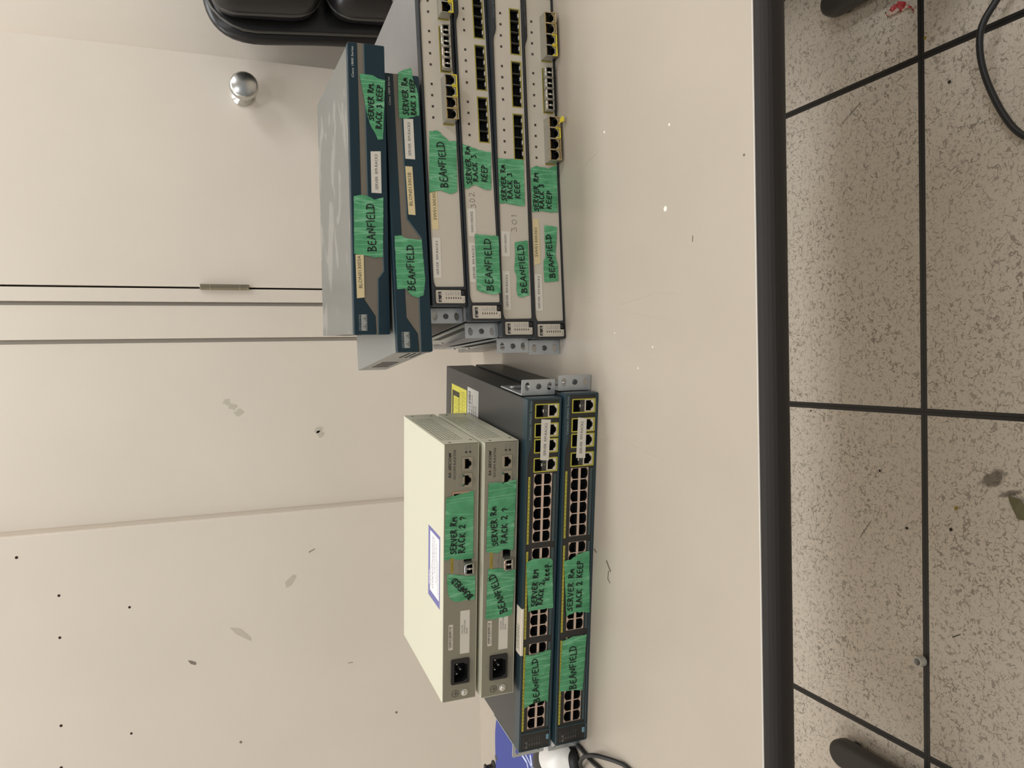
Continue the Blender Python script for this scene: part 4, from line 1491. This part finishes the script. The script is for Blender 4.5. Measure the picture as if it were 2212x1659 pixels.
def pad_line(pts, wd):
    mb = MB(1)
    for (x0, y0), (x1, y1) in zip(pts, pts[1:]):
        L = math.hypot(x1 - x0, y1 - y0)
        nx, ny = -(y1 - y0) / L * wd / 2, (x1 - x0) / L * wd / 2
        mb.prism_axis([(x0 + nx, y0 + ny), (x0 - nx, y0 - ny), (x1 - nx, y1 - ny), (x1 + nx, y1 + ny)], Z_P, Z_P + .0002, 'z')
    mb.build('pad_print', pw, pad)


pad_line([(-.600, 1.100), (-.604, 1.070), (-.632, 1.050)], .004)
pad_line([(-.590, 1.088), (-.598, 1.062), (-.612, 1.030)], .003)
pad_line([(-.586, 1.056), (-.602, 1.050), (-.606, 1.024), (-.622, 1.018)], .006)
pad_line([(-.624, 1.086), (-.640, 1.060), (-.652, 1.020)], .003)
pad_line([(-.590, 1.020), (-.600, 1.000), (-.615, .990)], .004)
mouse = thing('mouse', 'black and white computer mouse on the blue pad, beside the bottom switch', 'computer mouse', (-.541, .942, TZ + .0034), .42)


def mouse_part(name, m, cut, top):
    bm = bmesh.new()
    bmesh.ops.create_uvsphere(bm, u_segments=64, v_segments=40, radius=1)
    for v in bm.verts:
        x, y, z = v.co
        p = 2.6
        k = (abs(x) ** p + abs(y) ** p) ** (1 / p) if abs(x) + abs(y) > 1e-6 else 1
        n_ = math.hypot(x, y)
        f = n_ / k if k > 1e-6 else 1
        v.co = (x * f * .0295, y * f * .056, max(0, z) * .035 * (1 + .12 * y))
        if top:
            v.co.z += .0012
            v.co.x *= 1.03
            v.co.y *= 1.03
    if top:
        bmesh.ops.bisect_plane(bm, geom=bm.verts[:] + bm.edges[:] + bm.faces[:], plane_co=(0, -.010, 0), plane_no=(-0.6, 1, 0), clear_outer=True)
        bmesh.ops.bisect_plane(bm, geom=bm.verts[:] + bm.edges[:] + bm.faces[:], plane_co=(0, 0, .007), plane_no=(0, 0, 1), clear_inner=True)
        bmesh.ops.bisect_plane(bm, geom=bm.verts[:] + bm.edges[:] + bm.faces[:], plane_co=(0, -.0515, 0), plane_no=(0, 1, .15), clear_inner=True)
    mb = MB(1)
    mb.bm.free()
    mb.bm = bm
    return mb.build(name, m, mouse, smooth=True)


mouse_part('body', mat('mouse_black', rgb(34, 33, 32), .4), None, False)
mouse_part('shell', mat('mouse_white', rgb(226, 222, 216), .3), None, True)
cable_m = mat('cable_black', rgb(30, 30, 30), .45)


def smooth_path(pts, n=8):
    P = [Vector(p) for p in pts]
    P = [P[0] * 2 - P[1]] + P + [P[-1] * 2 - P[-2]]
    out = []
    for i in range(1, len(P) - 2):
        a, b, c, d = P[i - 1:i + 3]
        for k in range(n):
            t = k / n
            out.append(.5 * ((2 * b) + (c - a) * t + (2 * a - 5 * b + 4 * c - d) * t * t + (3 * b - a - 3 * c + d) * t ** 3))
    out.append(P[-2])
    return out


zc = TZ + .0028
mc = MB(1).tube(smooth_path([(-.515, .915, zc + .004), (-.499, .898, zc), (-.499, .873, zc), (-.500, .852, zc), (-.499, .836, zc), (-.500, .80, zc), (-.52, .75, zc), (-.55, .71, zc), (-.53, .68, zc), (-.49, .69, zc),
                             (-.468, .73, zc), (-.465, .766, zc), (-.467, .785, zc + .002), (-.473, .812, zc + .007), (-.481, .835, zc + .009), (-.494, .858, zc + .009), (-.508, .873, zc + .007), (-.522, .883, zc + .002), (-.55, .893, zc), (-.60, .895, zc), (-.68, .88, zc)]), .0027, 10).build('mouse_cable', cable_m, smooth=True)
tag(mc, 'thin black looped cable lying in front of the mouse at the left table end', 'cable')
rub = mat('rubber_black', rgb(30, 26, 26), .5)
o_ = MB(1).lathe([(.0042, TZ), (.0048, TZ + .002), (.0040, TZ + .0045), (.0018, TZ + .0050)], (-.661, 1.206, 0), 'z', 14).build('grommet', mat('grommet_grey', rgb(104, 100, 92), .5))
tag(o_, 'tiny grey grommet on the table behind the blue mouse pad', 'grommet')
o_ = MB(1).lathe([(.0085, TZ), (.0085, TZ + .002), (.0035, TZ + .005), (.003, TZ + .013), (.0055, TZ + .015), (.005, TZ + .017)], (-.684, 1.226, 0), 'z', 14).build('push_pin', rub)
tag(o_, 'black pin-shaped plug standing near the wall behind the mouse pad', 'plug')

# ------------------------------------------------------------------ things on the floor
fc = MB(1).tube(smooth_path([(.66, .75, .006), (.60, .79, .010), (.53, .836, .030), (.500, .850, .040), (.473, .854, .042), (.438, .853, .038), (.398, .845, .030), (.355, .829, .022), (.325, .811, .014), (.30, .78, .007), (.24, .72, .0055), (.10, .66, .0055)], 10), .0052, 12).build('floor_cable', cable_m, smooth=True)
tag(fc, 'thick black cable arching over the floor tiles below the table', 'cable')
wr = MB(1)
rnd = random.Random(3)
g = {}
pathw = [(.606, 1.060), (.609, 1.046), (.611, 1.030), (.604, 1.013), (.589, 1.003)]
for i in range(13):
    t = i / 12 * (len(pathw) - 1)
    k = min(int(t), len(pathw) - 2)
    f = t - k
    cx_ = pathw[k][0] * (1 - f) + pathw[k + 1][0] * f
    cy_ = pathw[k][1] * (1 - f) + pathw[k + 1][1] * f
    hw_ = .004 + .007 * math.sin(math.pi * i / 12)
    for j in range(5):
        o = (j - 2) / 2 * hw_
        g[i, j] = wr.V((cx_ + o * .8 + rnd.uniform(-.0015, .0015), cy_ + o * .5 + rnd.uniform(-.0015, .0015), .0015 + rnd.uniform(0, .007)))
for i in range(12):
    for j in range(4):
        wr.bm.faces.new((g[i, j], g[i + 1, j], g[i + 1, j + 1], g[i, j + 1]))
wm = bpy.data.materials.new('wrapper_red_white')
wm.use_nodes = True
nt = wm.node_tree
tc = nt.nodes.new('ShaderNodeTexCoord')
nz = nt.nodes.new('ShaderNodeTexNoise')
nz.inputs['Scale'].default_value = 75
rp = nt.nodes.new('ShaderNodeValToRGB')
rp.color_ramp.elements[0].position = .50
rp.color_ramp.elements[0].color = rgb(182, 62, 66)
rp.color_ramp.elements[1].position = .56
rp.color_ramp.elements[1].color = rgb(206, 186, 170)
nt.links.new(tc.outputs['Object'], nz.inputs['Vector'])
nt.links.new(nz.outputs['Fac'], rp.inputs['Fac'])
nt.links.new(rp.outputs['Color'], nt.nodes['Principled BSDF'].inputs['Base Color'])
nt.nodes['Principled BSDF'].inputs['Roughness'].default_value = .3
wo = wr.build('sweet_wrapper', wm)
md = wo.modifiers.new('solidify', 'SOLIDIFY')
md.thickness = .0003
tag(wo, 'crumpled red and white sweet wrapper on the floor near the tile seam', 'wrapper')
rg = MB(1)
ro, ri, hl_ = .0092, .0062, .014
n = 28
ringv = []
for (r, d) in ((ri, 0), (ro, 0), (ro, hl_), (ri, hl_)):
    ringv.append([rg.V((r * math.cos(2 * math.pi * k / n), r * math.sin(2 * math.pi * k / n), d)) for k in range(n)])
for a, b in ((0, 1), (1, 2), (2, 3), (3, 0)):
    for k in range(n):
        rg.bm.faces.new((ringv[a][k], ringv[a][(k + 1) % n], ringv[b][(k + 1) % n], ringv[b][k]))
ro_ = rg.build('tube_ring', mat('ring_grey', rgb(196, 192, 182), .4), bev=.0006)
ro_.location = (-.546, 1.002, 0)
tag(ro_, 'small grey tube ring standing on the black seam of the floor', 'ring')
crumb_m = mat('crumb_dark', rgb(46, 38, 28), .8)
crumb_y = mat('crumb_ochre', rgb(150, 132, 40), .7)
for i, (cx_, cy_, r_, m_, lb) in enumerate([(.447, .939, .0032, crumb_m, 'dark crumb on the floor tile beside the arching cable'), (.537, .985, .0034, crumb_y, 'ochre crumb on the floor just in front of the right tile crossing'),
                                   (.614, 1.067, .0020, crumb_m, 'tiny dark crumb beside the red wrapper'), (-.116, 1.266, .0022, crumb_m, 'tiny dark crumb near the table edge left of the middle seam'),
                                   (-.219, 1.091, .0028, crumb_m, 'dark crumb in the middle of the floor tile left of the seam'), (-.316, 1.032, .0030, crumb_m, 'dark crumb close behind the long black floor seam'),
                                   (-.301, .943, .0034, crumb_m, 'dark crumb in front of the long black seam, left of the ochre one'), (-.263, .932, .0040, crumb_y, 'ochre crumb on the floor left of the brown scuff')]):
    mb = MB(1)
    bmesh.ops.create_icosphere(mb.bm, subdivisions=1, radius=r_)
    r3 = random.Random(i)
    for v in mb.bm.verts:
        v.co = (v.co.x * r3.uniform(.7, 1.2) + cx_, v.co.y * r3.uniform(.7, 1.2) + cy_, max(0, v.co.z * .5 + r_ * .45))
    o_ = mb.build('crumb', m_)
    tag(o_, lb, 'crumb', 'crumbs on the floor')
st = MB(1)
st.prism_axis([(-.4765, .928), (-.4745, .927), (-.4835, .941), (-.4855, .942)], 0.0, .0014, 'z')
tag(st.build('splinter', crumb_m), 'thin dark splinter on the floor in front of the tube ring', 'splinter')
lf = MB(1)
lv = [(-.228, .842, .001), (-.236, .836, .006), (-.247, .832, .004), (-.262, .826, .002), (-.262, .812, .003), (-.246, .806, .008), (-.230, .818, .006)]
cv = lf.V((-.246, .822, .013))
vs = [lf.V(p) for p in lv]
for k in range(len(vs)):
    lf.bm.faces.new((vs[k], vs[(k + 1) % len(vs)], cv))
lo_ = lf.build('torn_scrap', mat('scrap_olive', rgb(112, 108, 78), .7))
md = lo_.modifiers.new('solidify', 'SOLIDIFY')
md.thickness = .0006
tag(lo_, 'olive torn scrap on the floor at the picture edge, near the brown scuff', 'scrap')
